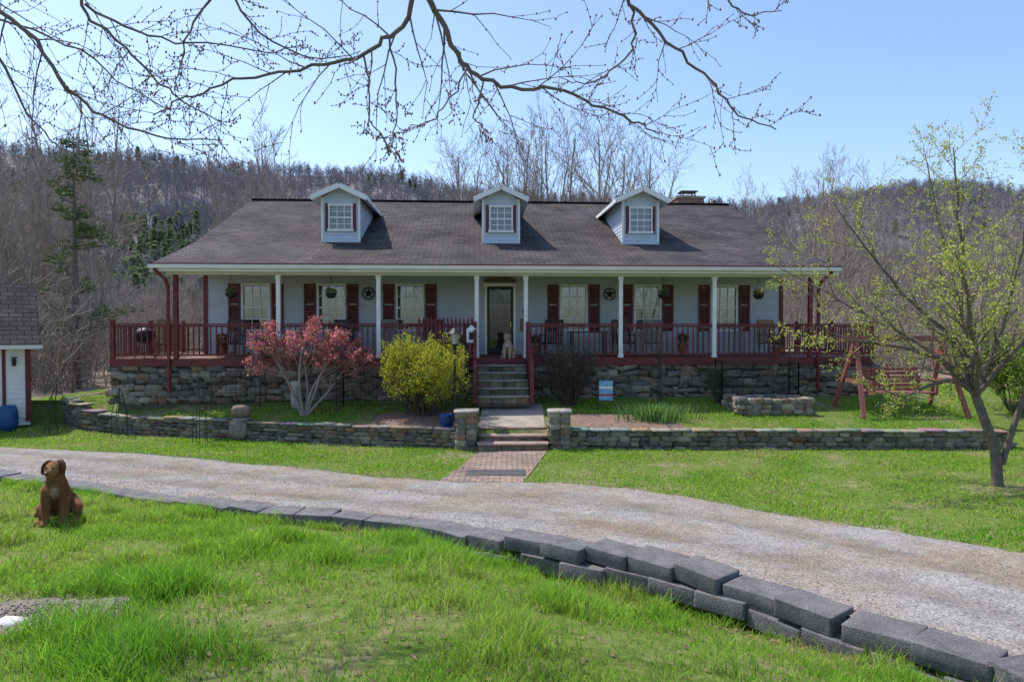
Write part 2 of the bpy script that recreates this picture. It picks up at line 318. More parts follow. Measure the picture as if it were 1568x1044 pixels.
sheet('dirt_patch',blob(-2.9,4.2,.58,.40),pm('bare_dirt',(.26,.215,.18),(.12,.095,.075),11,.95,1.,45),.012,.02)
n=900;x=nr.normal(-2.9,.28,n);y=nr.normal(4.2,.17,n);z=ground_h(x,y)+.015;S=nr.uniform(.003,.012,(n,1,1))*nr.uniform(.6,1.3,(n,6,1));V=oct_[None]*S+np.stack([x,y,z],-1)[:,None]
obj('dirt_pebbles',fastmesh('dirt_pebbles',V,(of[None]+6*np.arange(n)[:,None,None]).reshape(-1,3),[bpy.data.materials['pebble']],np.repeat((nr.uniform(.12,.4,(n,1))*np.array([1,.88,.75]))[:,None],6,1).reshape(-1,3)))
M_mulch=pm('mulch',(.30,.19,.14),(.12,.075,.055),14,.95,1,50)
sheet('flower_bed',[(1.25,15.75),(4.3,15.65),(4.0,16.3),(3.3,16.9),(2.3,17.0),(1.25,17.1)],M_mulch,.03,.03)
sheet('flower_bed',[(-3.6,16.2),(-1.3,15.8),(-.95,16.1),(-.95,17.3),(-2.2,17.6),(-3.5,17.3)],M_mulch,.03,.03)
# ---------------------------------------------------------------- stones
bm=bmesh.new();bmesh.ops.create_cube(bm,size=2);bmesh.ops.subdivide_edges(bm,edges=bm.edges[:],cuts=2,use_grid_fill=True)
SV=np.array([v.co[:] for v in bm.verts]);SF=np.array([[v.index for v in f.verts] for f in bm.faces]);bm.free()
def rbox(p): return SV/((np.abs(SV)**p).sum(1)**(1/p))[:,None]
RB6=rbox(7);RB14=rbox(14)
CB=np.where(np.abs(SV)<.5,np.sign(SV)*.90,SV);CB=np.where((np.abs(SV)>.9).sum(1)[:,None]>=2,CB*.985,CB)
PAL=[(.30,.25,.19),(.22,.185,.15),(.36,.30,.22),(.27,.21,.15),(.19,.165,.145),(.33,.28,.22),(.27,.18,.12)]
def stones(name,items,parent=None,T=RB6,jit=.07,mat=None,smooth=True,tilt=0.):
    Vs=[];Fs=[];Cs=[]
    for i,(c,s,rz,col) in enumerate(items):
        v=T*(1+nr.normal(0,jit,(len(T),1)))*np.array(s)/2
        if tilt:
            tx,ty=rng.gauss(0,tilt),rng.gauss(0,tilt);v=v.copy();v[:,2]+=v[:,0]*tx+v[:,1]*ty
        ca,sa=math.cos(rz),math.sin(rz)
        v=np.c_[v[:,0]*ca-v[:,1]*sa,v[:,0]*sa+v[:,1]*ca,v[:,2]]+np.array(c)
        Vs.append(v);Fs.append(SF+i*len(T));Cs.append(np.repeat([col],len(T),0))
    return obj(name,fastmesh(name,np.concatenate(Vs),np.concatenate(Fs),[mat or M_stone],np.concatenate(Cs),smooth=smooth),parent)
def rc(k=1.): c=rng.choice(PAL);f=rng.uniform(.6,1.15)*k;return tuple(x*f for x in c)
def course(path,z0f,z1f,thick,items,L=(.18,.42),H=.15,k=1.,vj=.012):
    P=[Vector((p[0],p[1])) for p in path];seg=[(P[i+1]-P[i]).length for i in range(len(P)-1)];tot=sum(seg)
    def at(s):
        for i,l in enumerate(seg):
            if s<=l or i==len(seg)-1: return P[i]+(P[i+1]-P[i])*(s/l),math.atan2(*(P[i+1]-P[i]).yx)
            s-=l
    zm=[z1f(*at(tot*j/10)[0])-z0f(*at(tot*j/10)[0]) for j in range(11)];nc=max(1,round(max(zm)/H))
    for c in range(nc):
        s=-rng.random()*.2
        while s<tot:
            l=rng.uniform(*L);q,a=at(min(max(s+l/2,0),tot));a_=z0f(*q);b_=z1f(*q);h=(b_-a_)/nc
            hh=h*rng.uniform(.8,1.5)
            items.append(((q.x,q.y,a_+h*(c+.5)+rng.uniform(-vj,vj)),(l*1.04,thick*rng.uniform(.88,1.14),hh),a+rng.uniform(-.05,.05),rc(k)));s+=l
rw=empty('retaining_wall')
def wz0(x,y): return gh(x,y-.35)-.06
it=[];lp=[(-12.35,20.4)]+WA[0:7];lp[-1]=(-1.25,15.6)
def wz1(x,y): return gh(x,max(y,float(yw(x)))+.4)-.03
course(lp[1:],wz0,wz1,.30,it,H=.13,k=.85)
course([(-12.35,20.3),(-12.3,18.9)],lambda x,y:gh(-12.8,y)-.06,lambda x,y:gh(-11.7,y)+.03,.30,it,H=.13,k=.85)
stones('left_stones',it,rw)
it=[];course([(1.3,15.48),(5,15.4),(11.1,15.3)],wz0,wz1,.30,it,H=.13,k=.85);stones('right_stones',it,rw)
it=[]
for pth in (lp[1:],[(1.3,15.48),(5,15.4),(11.1,15.3)]):
    for i in range(len(pth)-1):
        a=Vector(pth[i]);b_=Vector(pth[i+1]);L=(b_-a).length;k=max(1,int(L/.45))
        for j in range(k):
            q=a+(b_-a)*((j+.5)/k);it.append(((q.x,q.y,wz1(q.x,q.y)+.02+rng.uniform(-.01,.01)),(L/k*rng.uniform(.9,1.05),.36*rng.uniform(.9,1.1),.05),math.atan2(b_.y-a.y,b_.x-a.x)+rng.gauss(0,.03),tuple(x*rng.uniform(.6,1.1) for x in(.30,.26,.21))))
stones('coping',it,rw,RB14,.05)
for px_ in(-1.03,1.08):
    e=empty('stone_pillar',(px_,15.45,0));it=[]
    for c in range(7):
        for ix in(-1,1):
            for iy in(-1,1): it.append(((ix*.115,iy*.115,-.74+.125*c+.06),(.27*rng.uniform(.8,1.1),.27,.15),0,rc()))
    stones('stones',it,e);stones('cap',[((0,0,.14),(.56,.56,.06),0,(.34,.31,.27))],e,RB14,.02)
e=empty('ball_stone',(-6.6,16.62,0));bz=gh(-6.6,17.2)+.03
it=[((0,0,bz+.2),(.46,.40,.32),.2,(.24,.17,.135)),((0,.0,bz-.0),(.40,.42,.10),0,(.3,.25,.2)),((-.02,-.16,bz-.25),(.44,.22,.48),0,(.24,.19,.15))]
stones('stone',it,e,rbox(3.),.03)
e=empty('entry_steps');it=[]
for i in range(3):
    zt=-.55+.13*i;y0=15.05+.33*i
    for j in range(3): it.append(((-.5+.52*j,y0+.3,zt-.12),(.54,.62,.2),0,rc(.9)))
stones('risers',it,e,RB14,.03)
it=[((.02,15.05+.33*i+.28,-.55+.13*i),(1.62,.66,.055),0,(.36,.26,.21)) for i in range(3)]
stones('treads',it,e,RB14,.01)
mb=MB();yy=np.linspace(15.7,18.0,12)
for i in range(11):
    a,b_=yy[i],yy[i+1];za=gh(1.5,a)*.5+gh(-1.5,a)*.5+.035;zb=gh(1.5,b_)*.5+gh(-1.5,b_)*.5+.035
    mb.add([(-.75,a,za),(.8,a,za),(.8-.05,b_,zb),(-.78,b_,zb),(-.75,a,za-.1),(.8,a,za-.1),(.75,b_,zb-.1),(-.78,b_,zb-.1)],[(0,1,2,3),(0,4,5,1),(1,5,6,2),(3,7,4,0)])
mb.obj('concrete_walkway',[M_conc])
mb=MB();K=20
for i in range(K):
    t0,t1=i/K,(i+1)/K
    def ed(t): y=11.75+3.35*t;return (-1.28+.57*t,y,gh(-1.28+.57*t,max(y,12.1))+.02),(.17+.63*t,y,gh(.17+.63*t,max(y,12.1))+.02)
    a,b_=ed(t0);c,d=ed(t1);dn=lambda p:(p[0],p[1],p[2]-.08)
    mb.add([a,b_,d,c,dn(a),dn(b_),dn(d),dn(c)],[(0,1,2,3),(0,4,5,1),(1,5,6,2),(3,7,4,0)])
mb.obj('brick_path',[M_paver])
mb=MB();zz=gh(-.3,12.7)
mb.box(-.85,.25,12.35,12.85,zz+.03,zz+.05);mb.obj('door_mat',[pm('rubber_mat',(.05,.05,.055),(.10,.095,.09),12,.9,.5)],bevel=.008)
# landscape blocks
it=[];P=[Vector(p[:2]) for p in NE[2:-1]];Zs=[p[2] for p in NE[2:-1]];seg=[(P[i+1]-P[i]).length for i in range(len(P)-1)];tot=sum(seg)
def at(s):
    for i,l in enumerate(seg):
        if s<=l or i==len(seg)-1:
            t=s/l;return P[i]+(P[i+1]-P[i])*t,Zs[i]+(Zs[i+1]-Zs[i])*t,math.atan2(*(P[i+1]-P[i]).yx)
        s-=l
s=0
while s<tot-.3:
    q,z,a=at(s+.22)
    two=(.05<q.x<1.6);mid=(-3.5<q.x<-2.2)
    zt=z+(.055 if mid else .032)+(.04 if two else 0)+rng.uniform(-.013,.013)
    off=rng.uniform(-.02,.045)+(.02 if mid else 0);nvec=Vector((math.sin(a),-math.cos(a)))
    c=(.17,.17,.17)
    it.append(((q.x+nvec.x*off,q.y+nvec.y*off,zt-.065),(.43,.31,.13),a+rng.gauss(0,.075),c))
    if q.x>-1:
        q2,z2,a2=at(min(s+.44,tot));off+=.035
        it.append(((q2.x+nvec.x*off,q2.y+nvec.y*off,zt-.065-.133),(.43,.31,.13),a2+rng.uniform(-.06,.06),c))
    s+=.445 if rng.random()<.85 else rng.uniform(.46,.49)
stones('landscape_block_edging',it,None,CB,.008,M_block,smooth=False,tilt=.03)
stones('white_rock',[((-3.0,4.02,gh(-3.0,4.02)+.005),(.21,.13,.05),.2,(.62,.6,.57))],None,rbox(3.),.12)
# ---------------------------------------------------------------- HOUSE
H=empty('ranch_house',(-.37,21.3,0),R_(3.2))
HM=Matrix.Translation((-.37,21.3,0))@Matrix.Rotation(R_(3.2),4,'Z')
DZ0=1.19
mb=MB()
def laps(mb,x0,x1,y,z0,z1,e=.115,mi=0,holes=()):
    z=z0
    while z<z1-.01:
        t=min(z+e,z1)
        xsx=[(x0,x1)]
        for hx0,hx1,hz0,hz1 in holes:
            if t>hz0+.02 and z<hz1-.02:
                nx=[]
                for a,b_ in xsx:
                    if hx1<=a or hx0>=b_: nx.append((a,b_))
                    else:
                        if hx0>a: nx.append((a,hx0))
                        if hx1<b_: nx.append((hx1,b_))
                xsx=nx
        for a,b_ in xsx: mb.add([(a,y-.02,z),(b_,y-.02,z),(b_,y-.004,t),(a,y-.004,t),(a,y,z),(b_,y,z)],[(0,1,2,3),(0,4,5,1)],mi)
        z=t
WX=[-7.456,-5.187,-2.79,2.301,4.648,7.108];WZ0,WZ1,WW=1.93,3.36,.86
holes=[(w-WW/2,w+WW/2,WZ0,WZ1) for w in WX]+[(-.47,.47,1.1,3.3)]
laps(mb,-8.97,8.97,0,DZ0-.1,3.62,holes=holes)
mb.box(-8.95,8.95,.30,.34,.2,3.6,1)
for sx_ in(-1,1):
    x=8.97*sx_
    prof=[(0,.9),(10.6,.9),(10.6,4.35),(5.3,6.6),(0,4.3)]
    mb.add([(x,p[0],p[1]) for p in prof],[(0,1,2,3,4)],0)
mb.box(-8.95,8.95,10.5,10.6,.2,4.3,0)
mb.box(-9.02,-8.9,-.04,.06,DZ0,3.62,2);mb.box(8.9,9.02,-.04,.06,DZ0,3.62,2)
mb.obj('walls',[M_side,M_dark,M_maroon],H)
def window(x,y,z0,z1,w,cols,rows,parent,curt=.6,fw=.055):
    mb=MB();mw=.013
    mb.box(x-w/2-.01,x+w/2+.01,y-.05,y+.0,z1-fw,z1+.02);mb.box(x-w/2-.03,x+w/2+.03,y-.07,y+.0,z0-.04,z0+fw*.7)
    for s_ in(-1,1):
        a=x+s_*(w/2-fw/2);mb.box(a-fw/2,a+fw/2,y-.046,y+.0,z0+fw*.7,z1-fw)
    zi0,zi1=z0+fw*.7,z1-fw;zm=(zi0+zi1)/2;wi=w-2*fw
    mb.box(x-wi/2,x+wi/2,y-.03,y+.02,zm-.025,zm+.025)
    for i in range(1,cols): a=x-wi/2+wi*i/cols;mb.box(a-mw,a+mw,y-.014,y+.004,zi0,zm-.025);mb.box(a-mw,a+mw,y-.014,y+.004,zm+.025,zi1)
    for (b0,b1) in((zi0,zm-.025),(zm+.025,zi1)):
        for j in range(1,rows): zz=b0+(b1-b0)*j/rows;mb.box(x-wi/2,x+wi/2,y-.012,y+.006,zz-mw,zz+mw)
    mb.add([(x-wi/2,y+.012,zi0),(x+wi/2,y+.012,zi0),(x+wi/2,y+.012,zi1),(x-wi/2,y+.012,zi1)],[(0,1,2,3)],1)
    for s_ in(-1,1):
        K=9;cw=wi/2*curt;vs=[]
        for k in range(K):
            xx=x+s_*(wi/2-cw*k/(K-1));yy=y+.08+.018*(k%2);vs+=[(xx,yy,zi0),(xx,yy,zi1)]
        mb.add(vs,[(2*k,2*k+2,2*k+3,2*k+1) for k in range(K-1)],2)
    mb.add([(x-wi/2,y+.065,zi1-.12),(x+wi/2,y+.065,zi1-.12),(x+wi/2,y+.065,zi1),(x-wi/2,y+.065,zi1)],[(0,1,2,3)],2)
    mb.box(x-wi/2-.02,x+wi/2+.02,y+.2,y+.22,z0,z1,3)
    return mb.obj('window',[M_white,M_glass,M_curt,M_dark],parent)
for i,w in enumerate(WX):
    window(w,-.01,WZ0,WZ1,WW,3,2,H,[.35,.7,.4,.3,.95,.5][i])
    mb=MB()
    for s_ in(-1,1):
        a=w+s_*(WW/2+.04+.18);mb.box(a-.175,a-.12,-.055,-.02,WZ0-.02,WZ1);mb.box(a+.12,a+.175,-.055,-.02,WZ0-.02,WZ1)
        for z in(WZ0-.02,WZ0+.72,WZ1-.07): mb.box(a-.12,a+.12,-.054,-.021,z,z+.07)
        for k in range(26):
            z=WZ0+.05+k*.052
            if WZ0+.68<z<WZ0+.8 or z>WZ1-.1: continue
            mb.add([(a-.12,-.048,z),(a+.12,-.048,z),(a+.12,-.028,z+.045),(a-.12,-.028,z+.045)],[(0,1,2,3)])
    mb.obj('shutter',[M_shut],H)
mb=MB()
mb.box(-.49,-.41,-.06,.02,DZ0,3.3,1);mb.box(.41,.49,-.06,.02,DZ0,3.3,1);mb.box(-.52,.52,-.062,.02,3.3,3.4,1)
mb.box(-.41,-.33,-.04,0,DZ0+.02,3.28,0);mb.box(.33,.41,-.04,0,DZ0+.02,3.28,0);mb.box(-.33,.33,-.04,0,3.2,3.28,0);mb.box(-.33,.33,-.04,0,DZ0+.02,DZ0+.2,0)
mb.add([(-.33,-.015,DZ0+.2),(.33,-.015,DZ0+.2),(.33,-.015,3.2),(-.33,-.015,3.2)],[(0,1,2,3)],2)
mb.box(-.4,.4,.08,.12,DZ0,3.3,4)
for a,b_ in((-.24,-.04),(.04,.24)):
    mb.box(a,b_,.06,.078,2.75,3.05,3);mb.box(a,b_,.06,.078,1.5,2.1,3);mb.box(a,b_,.06,.078,2.2,2.65,3)
mb.box(.3,.34,-.08,-.04,2.05,2.2,5)
mb.obj('front_door',[M_black,M_white,M_dglass,M_dark,pm('door_panel',(.045,.03,.027)),pm('brass',(.4,.3,.15),metal=.8,rough=.3)],H)
mb=MB();mb.box(.62,.80,-.035,-.02,1.9,2.3,0);mb.box(.70,.78,-.04,-.02,2.45,2.6,1);mb.obj('door_plaques',[M_tan,M_black],H)
mb=MB()
mb.beam((-.5,-.09,3.47),(.5,-.09,3.48),.05,.10);mb.beam((-.42,-.1,3.53),(.36,-.1,3.55),.05,.05)
mb.obj('wood_sign',[M_wood],H,bevel=.02)
for a in(-4.05,3.44):
    mb=MB();c=Vector((a,-.05,3.07));
    for i in range(24):
        t,t2=6.2832*i/24,6.2832*(i+1)/24;mb.beam(c+.18*Vector((math.cos(t),0,math.sin(t))),c+.18*Vector((math.cos(t2),0,math.sin(t2))),.03,.04)
    vs=[c+Vector((0,-.03,0))]+[c+(.16 if i%2==0 else .07)*Vector((math.sin(math.pi*i/5),0,math.cos(math.pi*i/5))) for i in range(10)]
    mb.add(vs,[(0,1+i,1+(i+1)%10) for i in range(10)]);mb.obj('star_medallion',[M_black],H)
mb=MB();RX=9.25
prof=[(-2.9,3.70),(0,4.62),(5.3,6.87),(13.5,3.70)]
for i in range(3):
    (a,za),(b_,zb)=prof[i],prof[i+1]
    mb.add([(-RX,a,za),(RX,a,za),(RX,b_,zb),(-RX,b_,zb)],[(0,1,2,3)],0)
    mb.add([(-RX+.01,a,za-.1),(RX-.01,a,za-.1),(RX-.01,b_,zb-.1),(-RX+.01,b_,zb-.1)],[(3,2,1,0)],1)
    for s_ in(-1,1): mb.beam((s_*(RX-.03),a,za-.10),(s_*(RX-.03),b_,zb-.10),.04,.12,2)
for i in range(60):
    x0=-RX+2*RX*i/60;mb.beam((x0,5.3,6.882+.008*(i%2)),(x0+2*RX/60+.02,5.3,6.882+.008*((i+1)%2)),.3,.022,0)
mb.obj('roof',[M_shing,M_white,M_maroon],H)
mb=MB()
mb.box(-RX-.03,RX+.03,-3.02,-2.9,3.58,3.68,1);mb.box(-RX-.035,RX+.035,-3.03,-2.89,3.681,3.712,0)
mb.box(-RX,RX,-2.9,-2.86,3.5,3.66,1)
mb.box(-9.0,9.0,-2.6,-2.42,3.44,3.60,1)
mb.box(-9.1,9.1,-2.86,.0,3.61,3.63,2)
mb.obj('gutter_and_beam',[M_maroon,M_cream,M_white],H)
mb=MB()
for x,s_ in((-8.95,-1),(8.85,1)):
    pts=[(x+s_*.2,-2.97,3.56),(x+s_*.0,-2.75,3.3),(x,-2.6,3.1),(x,-2.6,.3)]
    for i in range(3): mb.beam(pts[i],pts[i+1],.07,.06)
mb.obj('downspout',[M_maroon],H)
mb=MB()
for x in(-6.086,-3.408,-.74,.61,3.251,5.896):
    mb.box(x-.055,x+.055,-2.56,-2.45,DZ0+.001,3.44,0);mb.box(x-.07,x+.07,-2.575,-2.435,3.34,3.441,0);mb.box(x-.07,x+.07,-2.575,-2.435,DZ0,DZ0+.1,0)
for x in(-8.79,8.66): mb.box(x-.055,x+.055,-2.56,-2.45,DZ0+.001,3.44,1)
mb.obj('porch_posts',[M_white,M_maroon],H,bevel=.006)
mb=MB();mb.box(-10.5,10.5,-2.5,0,DZ0-.045,DZ0,0);mb.box(-10.5,-8.99,0.001,2,DZ0-.045,DZ0,0);mb.box(8.99,10.5,.001,2,DZ0-.045,DZ0,0)
mb.box(-10.52,10.52,-2.54,-2.501,DZ0-.2,DZ0+.005,1);mb.box(-10.54,-10.501,-2.5,2,DZ0-.2,DZ0+.005,1);mb.box(10.501,10.54,-2.5,2,DZ0-.2,DZ0+.005,1)
mb.obj('deck',[M_deck,M_maroon],H)
mb=MB()
def rail(p,q,h=.93,sp=.145,bw=.030):
    p=Vector(p);q=Vector(q);L=(q-p).length;k=max(1,int(L/sp));u=Vector((0,0,1))
    mb.beam(p+u*h,q+u*h,.10,.035);mb.beam(p+u*(h-.055),q+u*(h-.055),.04,.05);mb.beam(p+u*.1,q+u*.1,.04,.05)
    for i in range(1,k): c=p+(q-p)*i/k;mb.beam(c+u*.1,c+u*(h-.06),bw,bw)
xsr=[-10.45,-8.79,-6.086,-3.408,-.74]
for a,b_ in list(zip(xsr,xsr[1:]))+list(zip([.61,3.251,5.896,8.66],[3.251,5.896,8.66,10.45])): rail((a,-2.5,DZ0),(b_,-2.5,DZ0))
for s_ in(-1,1):
    rail((s_*10.45,-2.5,DZ0),(s_*10.45,2,DZ0));rail((s_*10.45,2,DZ0),(s_*9,2,DZ0))
    for y in(-2.5,-.3,2): mb.box(s_*10.45-.05,s_*10.45+.05,y-.05,y+.05,DZ0,DZ0+1.05)
for i in range(14):
    x=-2.3+i*.11;mb.box(x-.03,x+.03,-2.60,-2.575,DZ0+.1,DZ0+1.05);mb.add([(x-.03,-2.60,DZ0+1.05),(x+.03,-2.60,DZ0+1.05),(x,-2.60,DZ0+1.14)],[(0,1,2)])
for x2 in(-.79,.66):
    mb.beam((x2,-2.55,DZ0+.9),(x2,-3.95,.98),.09,.05);mb.beam((x2,-2.55,DZ0-.15),(x2,-3.9,.15),.05,.22)
    mb.box(x2-.05,x2+.05,-4.0,-3.9,.1,1.02);mb.box(x2-.05,x2+.05,-2.66,-2.56,DZ0-.1,DZ0+1.0)
    for i in range(1,7): t=i/7;mb.beam((x2,-2.6-1.3*t,DZ0-.1-.95*t),(x2,-2.6-1.3*t,DZ0+.88-.98*t+.05),.03,.03)
mb.obj('railing',[M_redrail],H)
it=[]
for a,b_ in((-10.45,-.8),(.65,10.45)): course([(a,-2.38),(b_,-2.38)],lambda x,y:.02,lambda x,y:.98,.26,it,L=(.14,.62),H=.17,k=.85,vj=.045)
course([(-10.4,2),(-10.4,-2.3)],lambda x,y:.02,lambda x,y:.98,.26,it,L=(.16,.5),H=.17)
course([(10.4,-2.3),(10.4,2)],lambda x,y:.02,lambda x,y:.98,.26,it,L=(.16,.5),H=.17)
stones('stone_foundation',it,H,RB6,.12,tilt=.12)
mb=MB();mb.box(-10.38,10.38,-2.36,2,-.2,.98);mb.box(-8.9,8.9,2,10.5,-.3,.9);mb.obj('foundation_core',[M_mort],H)
it=[];ns=5
for i in range(ns):
    y0=-2.5-(i)*.29;zt=DZ0-(i+1)*(DZ0-.1)/(ns+1)
    for j in range(4): it.append(((-.57+.34*j,y0-.14,zt-.13),(.36,.3,.2),0,rc(.7)))
    it.append(((-.065,y0-.15,zt-.02),(1.38,.34,.05),0,(.30,.27,.23)))
stones('stone_steps',it,H,RB14,.03)
mb=MB();
for i in range(ns): y0=-2.5-i*.29;zt=DZ0-(i+1)*(DZ0-.1)/(ns+1);mb.box(-.72,.6,y0-.2,y0,0,zt-.1)
mb.obj('steps_core',[M_mort],H)
def roofz(y): return 4.62+(6.87-4.62)/5.3*y if y>0 else 4.62+.92/2.9*y
for lx in(-4.91,.03,4.44):
    mb=MB();w=.56;yf_=.1;ez=6.02;pz_=6.40;hw=.83;fo=-.22
    zb=roofz(yf_)-.02
    laps(mb,lx-w,lx+w,yf_,zb,ez,holes=[(lx-.37,lx+.37,5.02,5.80)],mi=0)
    mb.add([(lx-w,yf_-.01,ez),(lx+w,yf_-.01,ez),(lx+.1,yf_-.01,ez+.28),(lx-.1,yf_-.01,ez+.28)],[(0,1,2,3)],0)
    for s_ in(-1,1):
        x=lx+s_*w;z=zb
        while z<ez:
            t=min(z+.115,ez);ya=yf_;yb0=(z-4.62)/.4245+.05;yb1=(t-4.62)/.4245+.05
            mb.add([(x+s_*.018,ya,z),(x+s_*.018,max(yb0,ya),z),(x+s_*.004,max(yb1,ya),t),(x+s_*.004,ya,t)],[(0,1,2,3)],0);z=t
        mb.box(x-.035,x+.035,yf_-.035,yf_+.03,zb,ez,1)
        yr=(pz_-4.62)/.4245;xe=lx+s_*hw;yed=(ez-4.62)/.4245
        mb.add([(lx,fo,pz_),(xe,fo,ez),(xe,yed,ez),(lx,yr,pz_)],[(0,1,2,3)],2)
        mb.add([(lx,fo+.01,pz_-.07),(xe,fo+.01,ez-.07),(xe,yed-.17,ez-.07),(lx,yr-.17,pz_-.07)],[(0,1,2,3)],1)
        mb.beam((lx,fo-.012,pz_-.06),(xe+s_*.01,fo-.012,ez-.06),.03,.15,1,up=(0,0,1))
        mb.beam((xe+s_*.012,fo,ez-.05),(xe+s_*.012,yed-.05,ez-.05),.03,.11,1)
        mb.box(min(lx+s_*.38,lx+s_*.47),max(lx+s_*.38,lx+s_*.47),yf_-.05,yf_-.02,4.98,5.84,3)
    mb.box(lx-w,lx+w,yf_-.04,yf_-.0,zb-.02,zb+.1,0)
    mb.obj('dormer',[M_dside,M_white,M_shing,M_maroon],H)
    window(lx,yf_-.02,5.02,5.80,.74,3,2,H,.15,.045)
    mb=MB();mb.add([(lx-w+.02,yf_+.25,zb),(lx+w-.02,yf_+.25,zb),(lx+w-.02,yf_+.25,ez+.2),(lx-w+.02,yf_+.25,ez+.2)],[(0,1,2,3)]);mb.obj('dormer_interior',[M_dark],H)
mb=MB();mb.box(7.5,8.6,6.3,7.2,5.5,7.3,0);mb.box(7.45,8.65,6.25,7.25,7.3,7.38,1);mb.box(7.75,8.35,6.5,7.0,7.38,7.45,2)
for x in(7.8,8.3):
    for y in(6.55,6.95): mb.box(x-.02,x+.02,y-.02,y+.02,7.45,7.6,2)
mb.box(7.7,8.4,6.45,7.05,7.6,7.64,2);mb.obj('chimney',[M_brick,M_conc,M_black],H)
# ---------------------------------------------------------------- porch furniture
def hp(lx,ly,z=0): return HM@Vector((lx,ly,z))
def chair(name,lx,ly,rz,mat,w=.55):
    e=empty(name,hp(lx,ly,DZ0),rz+R_(3.2));mb=MB()
    for s_ in(-1,1):
        x=s_*w/2;mb.beam((x,-.25,.0),(x,-.25,.62),.04,.04);mb.beam((x,.2,.0),(x,.32,1.05),.04,.04)
        mb.beam((x,-.3,.62),(x,.27,.62),.07,.03);mb.beam((x,-.25,.38),(x,.22,.34),.03,.05)
        pr=[(x,-.42,.06),(x,-.2,.015),(x,.1,.0),(x,.35,.03),(x,.5,.09)]
        for i in range(4): mb.beam(pr[i],pr[i+1],.03,.04)
    for i in range(6): y=-.25+i*.085;mb.box(-w/2,w/2,y,y+.07,.385-.01*i,.405-.01*i)
    for i in range(7): x=-w/2+.05+i*(w-.1)/6;mb.beam((x,.2,.4),(x,.31,1.0),.045,.015)
    mb.beam((-w/2,.32,1.03),(w/2,.32,1.03),.03,.09);mb.obj('frame',[mat],e)
M_ch=pm('dark_chair',(.07,.05,.045),(.04,.03,.03));M_ch2=pm('grey_chair',(.25,.25,.25),(.17,.17,.17))
for lx,ly,rz,mt in((-9.6,-1.2,.3,M_tan),(-7.9,-.9,-.2,M_ch),(-4.6,-.9,.3,M_ch),(-3.4,-.9,-.1,M_ch2),(-1.9,-.9,.4,M_ch),(1.5,-.9,-.4,M_ch),(3.7,-.9,.1,M_ch),(4.6,-.8,-.3,M_ch2),(8.3,-.8,.2,M_tan)): chair('rocking_chair',lx,ly,rz,mt)
def table(lx,ly,w,d,h,mat):
    e=empty('patio_table',hp(lx,ly,DZ0),R_(3.2));mb=MB();mb.box(-w/2,w/2,-d/2,d/2,h-.04,h)
    for a in(-1,1):
        for b_ in(-1,1): mb.box(a*(w/2-.06)-.025,a*(w/2-.06)+.025,b_*(d/2-.06)-.025,b_*(d/2-.06)+.025,0,h-.04)
    mb.obj('table',[mat],e,bevel=.005)
table(-2.65,-1,.5,.5,.6,M_ch2);table(2.6,-1.,1.1,.6,.72,M_ch);table(6.6,-1.0,1.3,.6,.85,M_ch2);table(-6.2,-1.2,.8,.5,.7,M_tan)
e=empty('charcoal_grill',hp(-9.9,-1.9,DZ0));mb=MB();mb.lathe((0,0,.4),[(.03,0),(.2,.06),(.27,.18),(.28,.22),(.25,.33),(.12,.42),(.02,.44)],16)
for i in range(3): a=2.09*i;mb.cyl((.12*math.cos(a),.12*math.sin(a),.45),(.28*math.cos(a),.28*math.sin(a),0),.012,.012,6)
mb.obj('grill',[M_black],e,smooth=True)
# ---------------------------------------------------------------- shed
S=empty('garden_shed',(-14.39,17.4,0),R_(38));mb=MB();gz=-.5
laps(mb,-2.5,1.7,0,gz+.1,1.72,.13,0,[(.2,1.1,gz,1.45)]);mb.box(-2.5,1.7,.02,3,gz-.1,1.72,0)
mb.add([(1.7,-.0,1.7),(1.7,3,1.7),(1.7,1.5,3.2)],[(0,1,2)],0)
mb.add([(-2.6,-.45,1.55),(1.95,-.45,1.55),(1.95,1.5,3.28),(-2.6,1.5,3.28)],[(0,1,2,3)],1);mb.add([(-2.6,3.4,1.55),(1.95,3.4,1.55),(1.95,1.5,3.28),(-2.6,1.5,3.28)],[(3,2,1,0)],1)
mb.box(-2.6,1.97,-.48,-.45,1.46,1.56,2);mb.beam((1.93,-.45,1.47),(1.93,1.5,3.19),.04,.10,4)
mb.box(1.6,1.73,-.03,.02,gz,1.7,3);mb.box(.12,.2,-.03,.0,gz,1.5,3);mb.box(1.1,1.18,-.03,.0,gz,1.5,3);mb.box(.12,1.18,-.032,.0,1.45,1.53,3);mb.box(.2,1.1,-.01,.02,gz,1.45,0)
mb.obj('shed_body',[M_white,M_shing,M_cream,M_redrail,M_maroon],S)
mb=MB();mb.beam((.35,-.04,.95),(.65,-.04,1.02),.02,.07);mb.beam((.65,-.04,1.02),(.95,-.04,.95),.02,.07);mb.beam((.3,-.04,1.02),(.35,-.04,.95),.02,.04);mb.beam((.95,-.04,.95),(1.0,-.04,1.02),.02,.04);mb.obj('shed_ornament',[M_redrail],S)
mb=MB();mb.box(1.3,1.42,-.12,-.02,1.2,1.24);mb.lathe((1.36,-.09,1.0),[(.04,0),(.055,.15),(.02,.2)],8);mb.obj('wall_lantern',[M_black],S)
e=empty('blue_water_barrel',(-13.2,17.85,gh(-13.2,17.85)));mb=MB();mb.lathe((0,0,0),[(.17,0),(.21,.17),(.22,.35),(.21,.53),(.17,.66),(.15,.68)],18);mb.obj('barrel',[M_bluecan],e,smooth=True)
